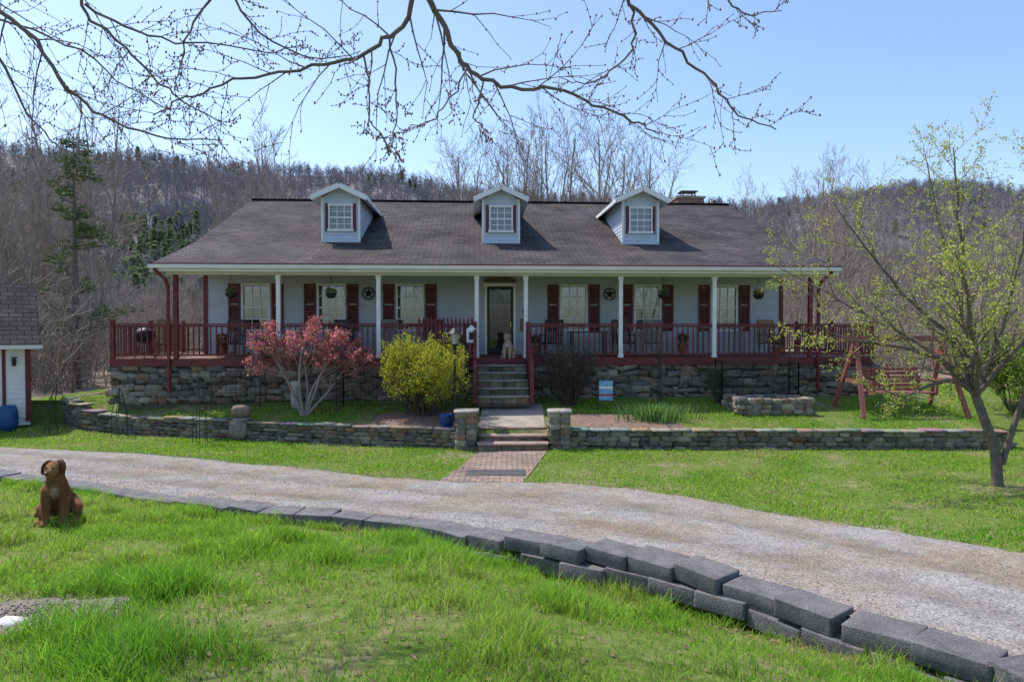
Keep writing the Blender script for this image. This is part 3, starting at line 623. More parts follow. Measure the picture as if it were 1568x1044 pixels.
# field fence behind the shed
e=empty('field_fence');mb=MB();fp=[(-24,25),(-21.5,25.3),(-19,25.6),(-16.7,25.9),(-14.4,26.2),(-12,26.5)]
for i,(a,b_) in enumerate(fp): z=gh(a,b_);mb.cyl((a,b_,z-.1),(a+rng.uniform(-.03,.03),b_,z+1.3),.055,.045,7)
for (a,b_),(c,d) in zip(fp,fp[1:]):
    for h in(.25,.5,.75,1.0,1.22): mb.cyl((a,b_,gh(a,b_)+h),(c,d,gh(c,d)+h),.009,.009,4,1)
mb.obj('posts_and_wire',[M_wood,M_wire],e)
# ---------------------------------------------------------------- lamp post, sign, flag, pots
e=empty('lamp_post',(-1.38,16.4,gh(-1.38,16.4)));mb=MB();t=2.12
mb.lathe((0,0,0),[(.10,0),(.10,.05),(.06,.1),(.045,.3),(.035,.35),(.03,t-.35),(.05,t-.33),(.03,t-.3),(.09,t-.26)],12)
for a in range(4): an=a*1.5708+.785;mb.beam((.085*math.cos(an),.085*math.sin(an),t-.26),(.12*math.cos(an),.12*math.sin(an),t),.014,.014)
mb.lathe((0,0,t),[(.17,0),(.14,.03),(.05,.12),(.015,.14),(.02,.17),(.0,.2)],12);mb.obj('post',[M_black],e)
mb=MB();mb.lathe((0,0,t-.25),[(.075,0),(.105,.24)],4);mb.obj('lantern_glass',[pm('frosted_glass',(.5,.5,.47),rough=.3,bp=0)],e)
e=empty('hanging_sign',hp(-1.05,-2.75,0),R_(3.2));mb=MB();mb.cyl((0,0,.1),(0,0,2.15),.015,.015,8,1);mb.beam((0,0,2.12),(.3,0,2.12),.02,.02,1)
mb.box(.03,.3,-.012,.012,1.62,1.98,0);mb.add([(.03,0,1.98),(.3,0,1.98),(.165,0,2.1)],[(0,1,2)],0);mb.box(.1,.23,-.018,-.012,1.7,1.9,1);mb.obj('sign',[M_white,M_black],e)
e=empty('garden_flag',(2.42,17.6,gh(2.42,17.6)));mb=MB()
mb.cyl((-.2,0,0),(-.2,0,.75),.008,.008,6,1);mb.cyl((-.2,0,.74),(.2,0,.74),.008,.008,6,1)
K=8
for i in range(K):
    a,b_=-.17+.35*i/K,-.17+.35*(i+1)/K;ya,yb=.02*math.sin(i*1.3),.02*math.sin((i+1)*1.3)
    for j,(z0,z1,mi) in enumerate(((.22,.33,2),(.33,.38,3),(.38,.52,2),(.52,.58,0),(.58,.73,2))):
        mb.add([(a,ya,z0),(b_,yb,z0),(b_,yb,z1),(a,ya,z1)],[(0,1,2,3)],mi)
mb.obj('flag',[M_white,M_black,pm('light_blue_cloth',(.10,.32,.55),(.3,.5,.65),12),pm('flag_red',(.5,.05,.05))],e)
def pot(name,x,y,r,h,mat):
    e=empty(name,(x,y,gh(x,y)+.02));mb=MB();mb.lathe((0,0,0),[(r*.6,0),(r*.75,h*.1),(r,h*.5),(r*.95,h*.8),(r*1.05,h),(r*.85,h),(r*.8,h*.85)],18);mb.obj('pot',[mat],e,smooth=True)
pot('blue_pot',-1.52,15.8,.17,.32,M_blue)
e=empty('carved_stone_post',(-5.7,17.9,gh(-5.7,17.9)))
stones('stone',[((0,0,.28),(.2,.18,.62),0,(.45,.43,.40)),((0.02,0,.62),(.26,.2,.2),0,(.48,.46,.43))],e,rbox(4),.05)
e=empty('stone_planter',(6.5,17.35,gh(6.5,17.35)));it=[]
for a,b_ in(((-.85,-.4),(.85,-.4)),((.85,-.4),(.85,.4)),((.85,.4),(-.85,.4)),((-.85,.4),(-.85,-.4))): course([a,b_],lambda x,y:-.04,lambda x,y:.36,.16,it,L=(.15,.35),H=.12)
stones('stones',it,e);mb=MB();mb.box(-.8,.8,-.35,.35,0,.30);mb.obj('soil',[M_mulch],e)
def wirefence(name,x,y,pts,h,sp=.11,r=.005,rz=0):
    e=empty(name,(x,y,gh(x,y)),rz);mb=MB()
    for a,b_ in zip(pts,pts[1:]):
        a=Vector((*a,0));b_=Vector((*b_,0));L=(b_-a).length;k=max(1,round(L/sp))
        for i in range(k+1):
            c=a+(b_-a)*i/k;rr=r*(2.6 if i in(0,k) else 1);mb.beam(c,c+Vector((0,0,h)),rr*2,rr*2)
        nz=int(h/sp)
        for j in range(nz+1): z=Vector((0,0,h*j/nz));q=(2 if j==nz else 1);mb.beam(a+z,b_+z,r*2*q,r*2*q)
    mb.obj('wire_panels',[M_wire],e)
wirefence('planter_fence',6.5,17.95,[(-1,-.1),(-1,.5),(1,.5),(1,-.1),(-1,-.1)],1.15,.14)
wirefence('wire_fence',-3.55,17.5,[(-.9,-.3),(-.9,.5),(.9,.5),(.9,-.5)],1.15)
wirefence('wire_fence',-7.3,17.9,[(-.65,.1),(.65,.1)],1.0,.13)
def cage(x,y,h,r):
    e=empty('wire_obelisk',(x,y,gh(x,y)));mb=MB()
    for i in range(5):
        a=1.2566*i;p=[(r*math.cos(a),r*math.sin(a),0),(r*.9*math.cos(a),r*.9*math.sin(a),h*.5),(r*.35*math.cos(a),r*.35*math.sin(a),h*.85),(0,0,h)]
        for q in range(3): mb.cyl(p[q],p[q+1],.008,.008,5)
    for z,rr in((.15,1),(.5,.9),(.7,.6)):
        for i in range(12): t=.5236*i;u=.5236*(i+1);mb.cyl((r*rr*math.cos(t),r*rr*math.sin(t),h*z),(r*rr*math.cos(u),r*rr*math.sin(u),h*z),.006,.006,5)
    mb.obj('wire',[M_wire],e)
cage(-11.9,17.6,1.0,.16);cage(-9.9,17.2,1.25,.2);cage(-7.35,16.05,1.6,.17);cage(3.9,18.0,1.6,.06);cage(-12.6,18.9,1.3,.2)
e=empty('porch_swing',(9.75,17.2,gh(9.75,17.2)),R_(2));mb=MB();M_sw=pm('swing_stain',(.30,.10,.085),(.20,.065,.055),5,.7,.3)
for x in(-1.1,1.1):
    for s_ in(-1,1): mb.beam((x*1.18,s_*.75,-.05),(x,0,1.86),.10,.08)
    mb.beam((x*1.07,-.42,.80),(x*1.07,.42,.80),.05,.10);mb.beam((x,-.2,1.5),(x,.2,1.5),.05,.10)
mb.beam((-1.45,0,1.86),(1.45,0,1.86),.10,.15)
for i in range(6): mb.box(-.8,.8,-.28+.09*i,-.28+.09*i+.075,.5,.53)
for i in range(6): z=.56+.1*i;mb.beam((-.8,.28+.04*i,z),(.8,.28+.04*i,z),.025,.082)
for x in(-.75,0,.75): mb.beam((x,.30,.48),(x,.54,1.18),.05,.04)
for x in(-.8,.8):
    mb.beam((x,-.3,.49),(x,.3,.49),.05,.06);mb.beam((x,-.3,.78),(x,.42,.79),.10,.035);mb.beam((x,-.27,.5),(x,-.27,.78),.06,.06)
    mb.cyl((x,-.25,.79),(x*1.02,0,1.8),.010,.010,5,1);mb.cyl((x,.4,.82),(x*1.02,0,1.8),.010,.010,5,1)
mb.obj('swing',[M_sw,M_wire],e)
# ---------------------------------------------------------------- trees
class Tubes:
    def __init__(s): s.V=[];s.F=[];s.o=0
    def add(s,pts,rs,n):
        p=np.array(pts,float);r=np.array(rs,float);t=np.gradient(p,axis=0);t/=np.linalg.norm(t,axis=1)[:,None]+1e-9
        ref=np.array([0,0,1.]) if abs(t[:,2].mean())<.8 else np.array([1.,.2,0])
        a=np.cross(t,ref);a/=np.linalg.norm(a,axis=1)[:,None]+1e-9;b_=np.cross(t,a)
        an=2*np.pi*np.arange(n)/n
        ring=p[:,None]+r[:,None,None]*(a[:,None]*np.cos(an)[None,:,None]+b_[:,None]*np.sin(an)[None,:,None])
        k=len(p);I=s.o+np.arange(k*n).reshape(k,n);J=np.roll(I,-1,1)
        s.V.append(ring.reshape(-1,3));s.F.append(np.stack([I[:-1],J[:-1],J[1:],I[1:]],-1).reshape(-1,4));s.o+=k*n
    def mesh(s,name,mat): return fastmesh(name,np.concatenate(s.V),np.concatenate(s.F),[mat],smooth=True)
def perp(d,ang,az):
    u=Vector((0,0,1)) if abs(d.z)<.9 else Vector((1,0,0));a=d.cross(u).normalized();b_=d.cross(a)
    return (d*math.cos(ang)+(a*math.cos(az)+b_*math.sin(az))*math.sin(ang)).normalized()
def spawn(T,tips,pts,rs,L,lev,P,start):
    nc=P['n'][lev];k=len(pts)-1;az=rng.random()*6.28
    for i in range(nc):
        t=start+(1-start)*(i+rng.random()*.8)/nc;f=t*k;j=min(int(f),k-1);q=pts[j].lerp(pts[j+1],f-j);r=rs[j]+(rs[j+1]-rs[j])*(f-j)
        d=(pts[j+1]-pts[j]).normalized();az+=2.4+rng.uniform(-.5,.5)
        cl=L*P['lr'][lev]*(1-P.get('fall',.55)*(t-start)/(1-start))*rng.uniform(.7,1.2)
        branch(T,tips,q,perp(d,P['ang'][lev]*rng.uniform(.75,1.25),az),cl,max(r*P['rr'][lev],P['rmin']),lev+1,P)
def branch(T,tips,p,d,L,r,lev,P):
    n=P['seg'][lev];pts=[p.copy()];rs=[r];w=P['wig'][lev]
    for i in range(n):
        d=(d+Vector((rng.gauss(0,w),rng.gauss(0,w),rng.gauss(0,w)+P['up'][lev]))).normalized();p=p+d*(L/n);pts.append(p.copy());rs.append(max(r*(1-.85*(i+1)/n),P['rmin']*.7))
    T.add(pts,rs,P['sides'][lev])
    if lev>=P['leaflev']: tips+=[(q,lev) for q in pts[1:]]
    if lev<P['max']: spawn(T,tips,pts,rs,L,lev,P,P['start'][lev])
FP=dict(n=[20,7,5],lr=[.42,.5,.5],ang=[.65,.6,.6],rr=[.5,.5,.6],seg=[9,5,3,2],wig=[.05,.1,.14,.15],up=[.03,.11,.07,.05],start=[.28,.2,.15],sides=[7,4,3,3],rmin=.012,leaflev=9,max=3)
def leaves(name,C,size,cols,mat,asp=.6,parent=None):
    C=np.asarray(C,float);n=len(C);a=nr.normal(size=(n,3));a/=np.linalg.norm(a,axis=1)[:,None];b_=np.cross(a,nr.normal(size=(n,3)));b_/=np.linalg.norm(b_,axis=1)[:,None]
    s=(size*nr.uniform(.6,1.3,n))[:,None];A=a*s;B=b_*s*asp
    V=np.stack([C-A*.5-B*.1,C-A*.0-B*.5,C+A*.6,C-A*.0+B*.5],1)
    return obj(name,fastmesh(name,V,np.arange(4*n).reshape(n,4),[mat],np.repeat(cols[:,None],4,1).reshape(-1,3)),parent)
# potted and hanging plants on the porch
def greens(e,c,r,n,pal,parent):
    P_=nr.normal(size=(n,3));P_/=np.linalg.norm(P_,axis=1)[:,None];P_*=(nr.uniform(.3,1,(n,1))**.6)*r;P_[:,2]*=.8
    cc=np.array(pal)[nr.integers(0,len(pal),n)]*nr.uniform(.6,1.2,(n,1));leaves('foliage',P_+np.array(c),.06,cc,M_leaf,.5,parent)
for lx,ly,h in((-8.3,-.6,.35),(-1.1,-.5,.3),(1.05,-.5,.3),(5.6,-.6,.35),(7.9,-2.1,.3),(-6.6,-2.1,.28)):
    e=empty('potted_plant',hp(lx,ly,DZ0));mb=MB();mb.lathe((0,0,0),[(.10,0),(.15,h*.85),(.165,h*.86),(.165,h),(.13,h)],14);mb.obj('pot',[M_terra],e,smooth=False)
    greens(e,(0,0,h+.17),.2,420,[(.10,.18,.05),(.16,.25,.06),(.35,.08,.08)],e)
for lx in(-7.45,-4.75,4.55,7.3):
    e=empty('hanging_basket',hp(lx,-2.2,2.85));mb=MB();mb.lathe((0,0,-.02),[(.05,0),(.12,.04),(.16,.14),(.15,.14)],14)
    for i in range(3): a=2.09*i;mb.cyl((.15*math.cos(a),.15*math.sin(a),.1),(0,0,.6),.004,.004,4)
    mb.cyl((0,0,.6),(0,0,.76),.005,.005,4);mb.obj('basket',[M_black],e);greens(e,(0,0,.16),.16,200,[(.14,.20,.06),(.22,.24,.10)],e)
protos=bpy.data.collections.new('tree_kinds');hillp=bpy.data.collections.new('hill_tree_kinds');brp=bpy.data.collections.new('brush_kinds')
for i in range(6):
    T=Tubes();P=dict(FP);P['start']=[[.15,.3,.4,.22,.3,.5][i],.2,.15];P['ang']=[[.5,.7,.8,.4,.6,.9][i],.6,.6]
    if i in(0,3):
        for j in range(3): branch(T,[],Vector((0,0,0)),Vector((rng.uniform(-.25,.25),rng.uniform(-.2,.2),1)).normalized(),13.2,.17,0,dict(P,n=[13,6,5]))
    else: branch(T,[],Vector((0,0,0)),Vector((0,0,1)),13.5,.22,0,P)
    protos.objects.link(bpy.data.objects.new('bare_tree_kind',T.mesh('bare_tree_kind',M_barkg)))
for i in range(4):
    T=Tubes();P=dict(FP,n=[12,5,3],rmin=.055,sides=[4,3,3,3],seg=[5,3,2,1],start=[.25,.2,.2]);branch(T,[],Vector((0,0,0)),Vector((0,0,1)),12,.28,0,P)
    hillp.objects.link(bpy.data.objects.new('a_hill_tree_kind',T.mesh('hill_tree_kind',M_hillhaze)))
for i in range(3):
    T=Tubes()
    for j in range(12): branch(T,[],Vector((rng.uniform(-.8,.8),rng.uniform(-.5,.5),0)),Vector((rng.uniform(-.5,.5),rng.uniform(-.5,.5),1)).normalized(),rng.uniform(1.8,3.2),.018,1,dict(FP,n=[8,8,4],rmin=.008,lr=[.4,.45,.5]))
    brp.objects.link(bpy.data.objects.new('brush_kind',T.mesh('brush_kind',M_barkg)))
def conifer(height,dens=1.,far=False,gaps=0,wid=.2):
    T=Tubes();T.add([Vector((0,0,height*k/6)) for k in range(7)],[.18*(1-k/6.3)*height/10 for k in range(7)],6);C=[];z=height*.18
    while z<height*.98:
        f=1-z/height;nb=rng.randint(3,5)
        for k in range(nb):
            if rng.random()<gaps: continue
            a=rng.random()*6.28;L=height*wid*(f*.85+.15)*rng.uniform(.5,1.25);d=Vector((math.cos(a),math.sin(a),.12));pts=[Vector((0,0,z))]
            for s_ in range(4): d=(d+Vector((rng.gauss(0,.1),rng.gauss(0,.1),rng.gauss(.02,.08)))).normalized();pts.append(pts[-1]+d*L/4)
            T.add(pts,[.035*height/10,.03*height/10,.02*height/10,.014*height/10,.008],3)
            for s_ in range(int((9 if far else 22)*dens)):
                t=rng.uniform(.25,1)*3.99;j=int(t);q=pts[j].lerp(pts[j+1],t-j);C.append(q+Vector((rng.gauss(0,.14),rng.gauss(0,.14),rng.gauss(.03,.09)))*height/10)
        z+=height*.035*rng.uniform(.7,1.3)
    return T,C
def needles(C,n,L,w):
    C=np.repeat(np.array([c[:] for c in C]),n,0);k=len(C);d=nr.normal(size=(k,3));d[:,2]=np.abs(d[:,2])*.6;d/=np.linalg.norm(d,axis=1)[:,None]
    s=np.cross(d,nr.normal(size=(k,3)));s/=np.linalg.norm(s,axis=1)[:,None];d=d*L*nr.uniform(.6,1.2,(k,1));s=s*w
    V=np.stack([C-s,C+s,C+d+s*.3,C+d-s*.3],1);return V,k
for i in range(2):
    T,C=conifer(11,.8,True,wid=.25);V,k=needles(C,3,.7,.16);c=np.repeat((np.array([.19,.25,.12])*nr.uniform(.6,1.5,(k,1)))[:,None],4,1).reshape(-1,3)
    Vt=np.concatenate(T.V);Ft=np.concatenate(T.F);V=V.reshape(-1,3)
    me=fastmesh('hill_pine_kind',np.r_[Vt,V],np.r_[Ft,np.arange(4*k).reshape(k,4)+len(Vt)],[leafmat('hill_needle',.35)],np.r_[np.full((len(Vt),3),.14),c])
    hillp.objects.link(bpy.data.objects.new('b_hill_pine_kind',me))
def scatter(name,P,rot,scl,idx,coll):
    me=bpy.data.meshes.new(name);me.from_pydata([tuple(p) for p in P],[],[]);n=len(P)
    a=me.attributes.new('rot','FLOAT_VECTOR','POINT');r=np.zeros((n,3),np.float32);r[:,2]=rot;a.data.foreach_set('vector',r.ravel())
    a=me.attributes.new('scl','FLOAT_VECTOR','POINT');a.data.foreach_set('vector',np.asarray(scl,np.float32).ravel())
    a=me.attributes.new('idx','INT','POINT');a.data.foreach_set('value',np.asarray(idx,np.int32))
    o=obj(name,me);ng=bpy.data.node_groups.new(name,'GeometryNodeTree')
    ng.interface.new_socket('Geometry',in_out='INPUT',socket_type='NodeSocketGeometry');ng.interface.new_socket('Geometry',in_out='OUTPUT',socket_type='NodeSocketGeometry')
    gi=ng.nodes.new('NodeGroupInput');go=ng.nodes.new('NodeGroupOutput');ip=ng.nodes.new('GeometryNodeInstanceOnPoints');ci=ng.nodes.new('GeometryNodeCollectionInfo')
    ci.inputs['Collection'].default_value=coll;ci.inputs['Separate Children'].default_value=True;ci.inputs['Reset Children'].default_value=True
    L=ng.links;L.new(gi.outputs[0],ip.inputs['Points']);L.new(ci.outputs[0],ip.inputs['Instance']);ip.inputs['Pick Instance'].default_value=True
    for nm,ty,so in(('rot','FLOAT_VECTOR','Rotation'),('scl','FLOAT_VECTOR','Scale'),('idx','INT','Instance Index')):
        na=ng.nodes.new('GeometryNodeInputNamedAttribute');na.data_type=ty;na.inputs['Name'].default_value=nm
        out=[s_ for s_ in na.outputs if s_.enabled and s_.name=='Attribute'][0];L.new(out,ip.inputs[so])
    L.new(ip.outputs[0],go.inputs[0]);md=o.modifiers.new('instances','NODES');md.node_group=ng;return o
pts=[];sc_=[];ix=[]
def addt(x,y,h,k=None):
    pts.append((x,y,gh(x,y)-.1));s_=h/14.5;w=s_*rng.uniform(.85,1.15);sc_.append((w,w,s_));ix.append(k if k is not None else rng.randrange(6))
for i in range(44): y=rng.uniform(28,62);addt(-rng.uniform(.62,.98)*y,y,rng.uniform(9,15)*(.85+y/250))
for i in range(65): y=rng.uniform(62,140);addt(-rng.uniform(.3,.8)*y,y,rng.uniform(7,11))
for i in range(40): y=rng.uniform(62,140);addt(rng.uniform(-.3,.4)*y,y,rng.uniform(7,10))
for i in range(95): y=rng.uniform(38,120);addt(rng.uniform(.40,.88)*y,y,rng.uniform(5.5,10)+y*.03)
for u,y,h,k in((-.385,44,15.8,3),(-.35,46,14,0),(-.40,50,13,1),(-.085,42,13.8,1),(-.06,46,14.8,3),(-.02,40,13.6,0),(.03,43,15,3),(.065,41,15.4,0),(.09,45,16,3),(.12,40,14.7,1),(.15,43,14.7,0),(.165,48,14.2,4),(.365,52,13.8,3),(.44,50,14.8,0),(.455,54,15.3,3),(-.28,60,11,1),(.0,60,13,2),(.28,70,11,1)): addt(u*y,y,h,k)
scatter('bare_forest',pts,nr.uniform(0,6.28,len(pts)),sc_,ix,protos)
pts=[];sc_=[]
for i in range(280):
    y=rng.uniform(25,70);u=rng.choice((-1,1));x=u*rng.uniform(.45,.92)*y
    if x>-17 and x<0 and y<30: continue
    pts.append((x,y,gh(x,y)-.1));s_=rng.uniform(.6,1.5);sc_.append((s_*1.2,s_*1.2,s_))
for i in range(140): y=rng.uniform(70,150);pts.append((rng.uniform(-.8,.8)*y,y,-1.7));s_=rng.uniform(1.2,2.4);sc_.append((s_*1.3,s_*1.3,s_))
scatter('forest_brush',pts,nr.uniform(0,6.28,len(pts)),sc_,nr.integers(0,3,len(pts)),brp)
# hills
RU=[(-784,150),(-500,180),(-100,200),(0,212),(150,226),(220,222),(330,238),(440,248),(540,246),(600,252),(700,276),(800,286),(900,292),(1040,297),(1150,303),(1300,288),(1400,271),(1480,270),(1568,284),(1800,270),(2300,260)]
def hill_z(x,y):
    u=(x/np.maximum(y,1));H_=2+(505-np.interp(784+1045*u,[p[0] for p in RU],[p[1] for p in RU]))/1045*600-16
    t=np.clip((y-170)/430,0,1);t=t**1.35;z=-3+(H_+3)*t
    z+=(fbm(x*.008,y*.008,77)-.5)*60*np.sin(np.pi*np.clip((y-170)/430,0,1))
    return z-np.clip(y-600,0,999)*.15
hx=np.linspace(-900,900,160);hy=np.linspace(165,800,90);X,Y=np.meshgrid(hx,hy);Z=hill_z(X,Y);I=np.arange(X.size).reshape(X.shape)
obj('hills',fastmesh('hills',np.stack([X,Y,Z],-1),np.stack([I[:-1,:-1],I[:-1,1:],I[1:,1:],I[1:,:-1]],-1).reshape(-1,4),[pm('hill_floor_haze_tint',(.25,.22,.235),(.17,.15,.165),.03,.95,0)],smooth=True))  # brown-purple ground with aerial haze mixed into its colour
n=12500;y=170+460*nr.uniform(0,1,n)**.75;x=nr.uniform(-.86,.86,n)*y;z=hill_z(x,y)-.5
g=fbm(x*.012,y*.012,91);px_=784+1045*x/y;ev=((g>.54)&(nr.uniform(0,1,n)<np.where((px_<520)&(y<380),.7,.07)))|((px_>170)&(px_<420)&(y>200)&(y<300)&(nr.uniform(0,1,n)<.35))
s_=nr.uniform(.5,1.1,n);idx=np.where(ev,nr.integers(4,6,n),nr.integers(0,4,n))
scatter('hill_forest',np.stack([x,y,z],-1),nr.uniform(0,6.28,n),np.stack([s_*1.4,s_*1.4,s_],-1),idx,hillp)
def pine(x,y,h,gaps,wid=.2,dens=1):
    e=empty('pine_tree',(x,y,gh(x,y)));T,C=conifer(h,dens,False,gaps,wid);obj('trunk_and_limbs',T.mesh('trunk',M_bark),e)
    V,k=needles(C,7,.22*h/10,.018*h/10);c=np.repeat((np.array([.085,.12,.04])*nr.uniform(.5,1.6,(k,1)))[:,None],4,1).reshape(-1,3)
    obj('needles',fastmesh('needles',V,np.arange(4*k).reshape(k,4),[M_needle],c),e)
pine(-18.2,28.5,10.6,.5,.27,.75);pine(-15.8,52,12,.2,.22);pine(-17.5,55,12.5,.2,.24);pine(-14,58,12,.2,.22);pine(-34,44,11,.4)
# flowering tree
e=empty('flowering_tree',(-5.25,17.2,gh(-5.25,17.2)));T=Tubes();tips=[]
P=dict(n=[6,7,6],lr=[.6,.55,.5],ang=[.6,.65,.7],rr=[.6,.55,.6],seg=[6,5,4,3],wig=[.09,.12,.15,.18],up=[.0,.03,.02,.0],start=[.45,.25,.2],sides=[8,6,4,3],rmin=.004,leaflev=2,max=3)
for dx_,dy_ in((-.30,.05),(.28,.0),(.05,.22),(-.05,-.25),(.16,-.1),(-.5,.1),(.5,.1)):
    branch(T,tips,Vector((dx_*.12,dy_*.12,0)),Vector((dx_,dy_,.85)).normalized(),1.95,.045,0,P)
obj('trunk_and_limbs',T.mesh('trunk',pm('smooth_grey_bark',(.34,.28,.23),(.21,.17,.14),8,.8,.2)),e)
C=np.array([t[0][:] for t in tips]);k=nr.integers(0,len(C),10500);C=C[k]+nr.normal(0,.035,(10500,3));C=C[C[:,2]>1.0]
pal=np.array([(.78,.22,.28),(.85,.38,.43),(.60,.12,.16),(.42,.28,.12)]);cc=pal[nr.integers(0,4,len(C))]*nr.uniform(.65,1.1,(len(C),1))
leaves('blossoms',C,.050,cc,M_petal,.7,e)
def shrub(name,x,y,rx,h,nst,nl,size,pal,bark,droop=-.03,lean=.45,lmin=.25,asp=.5):
    e=empty(name,(x,y,gh(x,y)));T=Tubes();tips=[]
    P=dict(n=[0,7,4],lr=[.5,.42,.5],ang=[.5,.5,.6],rr=[.6,.6,.6],seg=[6,6,4,2],wig=[.08,.08,.12,.15],up=[0,droop,0,0],start=[.3,.25,.2],sides=[4,4,3,3],rmin=.003,leaflev=1,max=3)
    for i in range(nst):
        a=rng.random()*6.28;l=rng.uniform(.05,lean);branch(T,tips,Vector((math.cos(a)*rx*.2,math.sin(a)*rx*.2,0)),Vector((math.cos(a)*l,math.sin(a)*l,1)).normalized(),h*rng.uniform(.85,1.05),.011,1,P)
    obj('stems',T.mesh('stems',bark),e)
    if nl:
        C=np.array([t[0][:] for t in tips]);C=C[C[:,2]>h*lmin*nr.uniform(.2,1.2,len(C))];C=C[nr.integers(0,len(C),nl)]+nr.normal(0,.035,(nl,3));rr=np.hypot(C[:,0],C[:,1]);k=(rr<rx*1.05)&(C[:,2]>.05);C=C[k]
        cc=np.array(pal)[nr.integers(0,len(pal),len(C))]*nr.uniform(.6,1.15,(len(C),1));leaves('foliage',C,size,cc,M_leaf,asp,e)
YP=[(.60,.54,.04),(.70,.64,.06),(.46,.52,.05),(.30,.40,.05)]
shrub('forsythia_bush',-2.15,17.0,1.08,1.75,85,34000,.05,YP,M_barkd,0,.85,.2)
shrub('dark_shrub',1.5,18.0,.8,1.45,110,2500,.04,[(.08,.11,.04),(.07,.06,.04)],M_barkd,.0,.5)
shrub('green_shrub',13.1,17.6,1.2,1.7,50,14000,.07,[(.22,.32,.04),(.32,.42,.06),(.15,.22,.04)],M_barkd,0,.7)
shrub('small_green_shrub',5.5,18.15,.35,.9,20,1500,.04,[(.08,.13,.04)],M_barkd,0,.4)
e=empty('daffodil_clump',(3.4,16.35,gh(3.4,16.35)));n=420;a=nr.uniform(0,6.28,n);r=np.abs(nr.normal(0,.28,n));bx=np.cos(a)*r*1.5;by=np.sin(a)*r*.7;h=nr.uniform(.25,.47,n)
ln=np.stack([np.cos(a),np.sin(a)],-1)*nr.uniform(.05,.22,(n,1));s=nr.uniform(0,6.28,n);sd=np.stack([np.cos(s),np.sin(s),0*s],-1)*.012
B=np.stack([bx,by,0*bx],-1);M_=B+np.c_[ln*.3,h*.6];T_=B+np.c_[ln,h]
V=np.stack([B-sd,B+sd,M_-sd,M_+sd,T_-sd*.2,T_+sd*.2],1);o_=6*np.arange(n)[:,None];F=np.concatenate([o_+np.array([[0,1,3,2]]),o_+np.array([[2,3,5,4]])],0)
obj('leaves',fastmesh('leaves',V,F,[M_leaf],np.repeat((np.array([.16,.29,.08])*nr.uniform(.7,1.4,(n,1)))[:,None],6,1).reshape(-1,3)),e)
def smooth_poly(c,k=4):
    c=[Vector(p) for p in c];c=[c[0]*2-c[1]]+c+[c[-1]*2-c[-2]];o=[]
    for i in range(1,len(c)-2):
        for j in range(k):
            t=j/k;p0,p1,p2,p3=c[i-1:i+3];o.append(.5*((2*p1)+(p2-p0)*t+(2*p0-5*p1+4*p2-p3)*t*t+(3*p1-p0-3*p2+p3)*t**3))
    o.append(c[-2]);return o
def limb(T,tips,c,r0,r1,P,lev=1,start=.1,jit=.01,Lc=None):
    pts=smooth_poly(c);pts=[p+Vector((rng.gauss(0,jit),rng.gauss(0,jit),rng.gauss(0,jit))) if 0<i<len(pts)-1 else p for i,p in enumerate(pts)]
    n=len(pts);rs=[r0+(r1-r0)*i/(n-1) for i in range(n)];T.add(pts,rs,8);L=sum((pts[i+1]-pts[i]).length for i in range(n-1))
    nn=list(P['n']);nn[lev]=int(L*P['per_m']);spawn(T,tips,pts,rs,Lc if Lc else L,lev,dict(P,n=nn),start)
e=empty('leafing_tree',(0,0,0));T=Tubes();tips=[];bx,by=7.8,10.9;bz=gh(bx,by)
fork=Vector((7.45,10.95,.95));pp=smooth_poly([(bx,by,bz-.1),(7.78,10.9,bz+.1),(7.74,10.9,bz+.6),(7.6,10.92,.5),tuple(fork)],3);T.add(pp,np.linspace(.09,.065,len(pp)),10)
pp=smooth_poly([(bx+.05,by,bz+.35),(8.0,10.8,.6),(8.25,10.7,1.6),(8.5,10.6,2.6)],3);T.add(pp,np.linspace(.05,.025,len(pp)),8)
P=dict(n=[0,0,5,4],lr=[.5,.30,.45,.5],ang=[.6,.75,.7,.7],rr=[.6,.5,.6,.6],seg=[5,5,5,4,2],wig=[.1,.1,.12,.16,.2],up=[.0,.02,.05,.05,.03],start=[.3,.2,.15,.1],sides=[8,7,4,3,3],rmin=.003,leaflev=2,max=3,per_m=4.5,fall=.4)
for c in([(6.9,10.9,1.5),(6.0,10.8,1.75),(5.3,10.7,1.85),(4.6,10.5,2.1)],[(7.1,11,1.8),(6.4,11.2,2.6),(5.8,11.3,3.4),(5.3,11.3,4.1)],[(7.2,10.7,2.0),(6.8,10.3,3.0),(6.5,10.0,3.9),(6.3,9.8,4.6)],
 [(7.4,11.2,2.1),(7.3,11.5,3.2),(7.2,11.7,4.2),(7.1,11.8,5.0)],[(7.8,10.9,2.0),(8.1,10.9,3.2),(8.3,10.9,4.2),(8.4,10.8,5.0)],[(8.0,10.7,1.8),(8.7,10.5,2.6),(9.2,10.4,3.2),(9.7,10.3,3.6)],
 [(6.9,11.4,1.7),(6.2,12.1,2.3),(5.6,12.6,2.8),(5.0,13.0,3.2)],[(7.1,10.4,1.6),(6.5,9.7,2.1),(6.1,9.2,2.6),(5.7,8.8,3.0)],[(7.9,11.5,1.7),(8.5,12.4,2.4),(9.,13,3.),(9.5,13.6,3.6)],[(7.0,10.8,1.2),(6.4,10.6,1.1),(5.9,10.3,1.0),(5.4,10.2,1.15)]):
    limb(T,tips,[tuple(fork)]+c,.045,.007,P)
obj('trunk_and_limbs',T.mesh('trunk',M_bark),e)
C=np.array([t[0][:] for t in tips]);nl=18000;C=C[nr.integers(0,len(C),nl)]+nr.normal(0,.03,(nl,3))
cc=np.array([(.48,.56,.06),(.58,.63,.10),(.36,.45,.06),(.62,.58,.20)])[nr.integers(0,4,nl)]*nr.uniform(.6,1.1,(nl,1));leaves('young_leaves',C,.038,cc,M_leaf,.55,e)
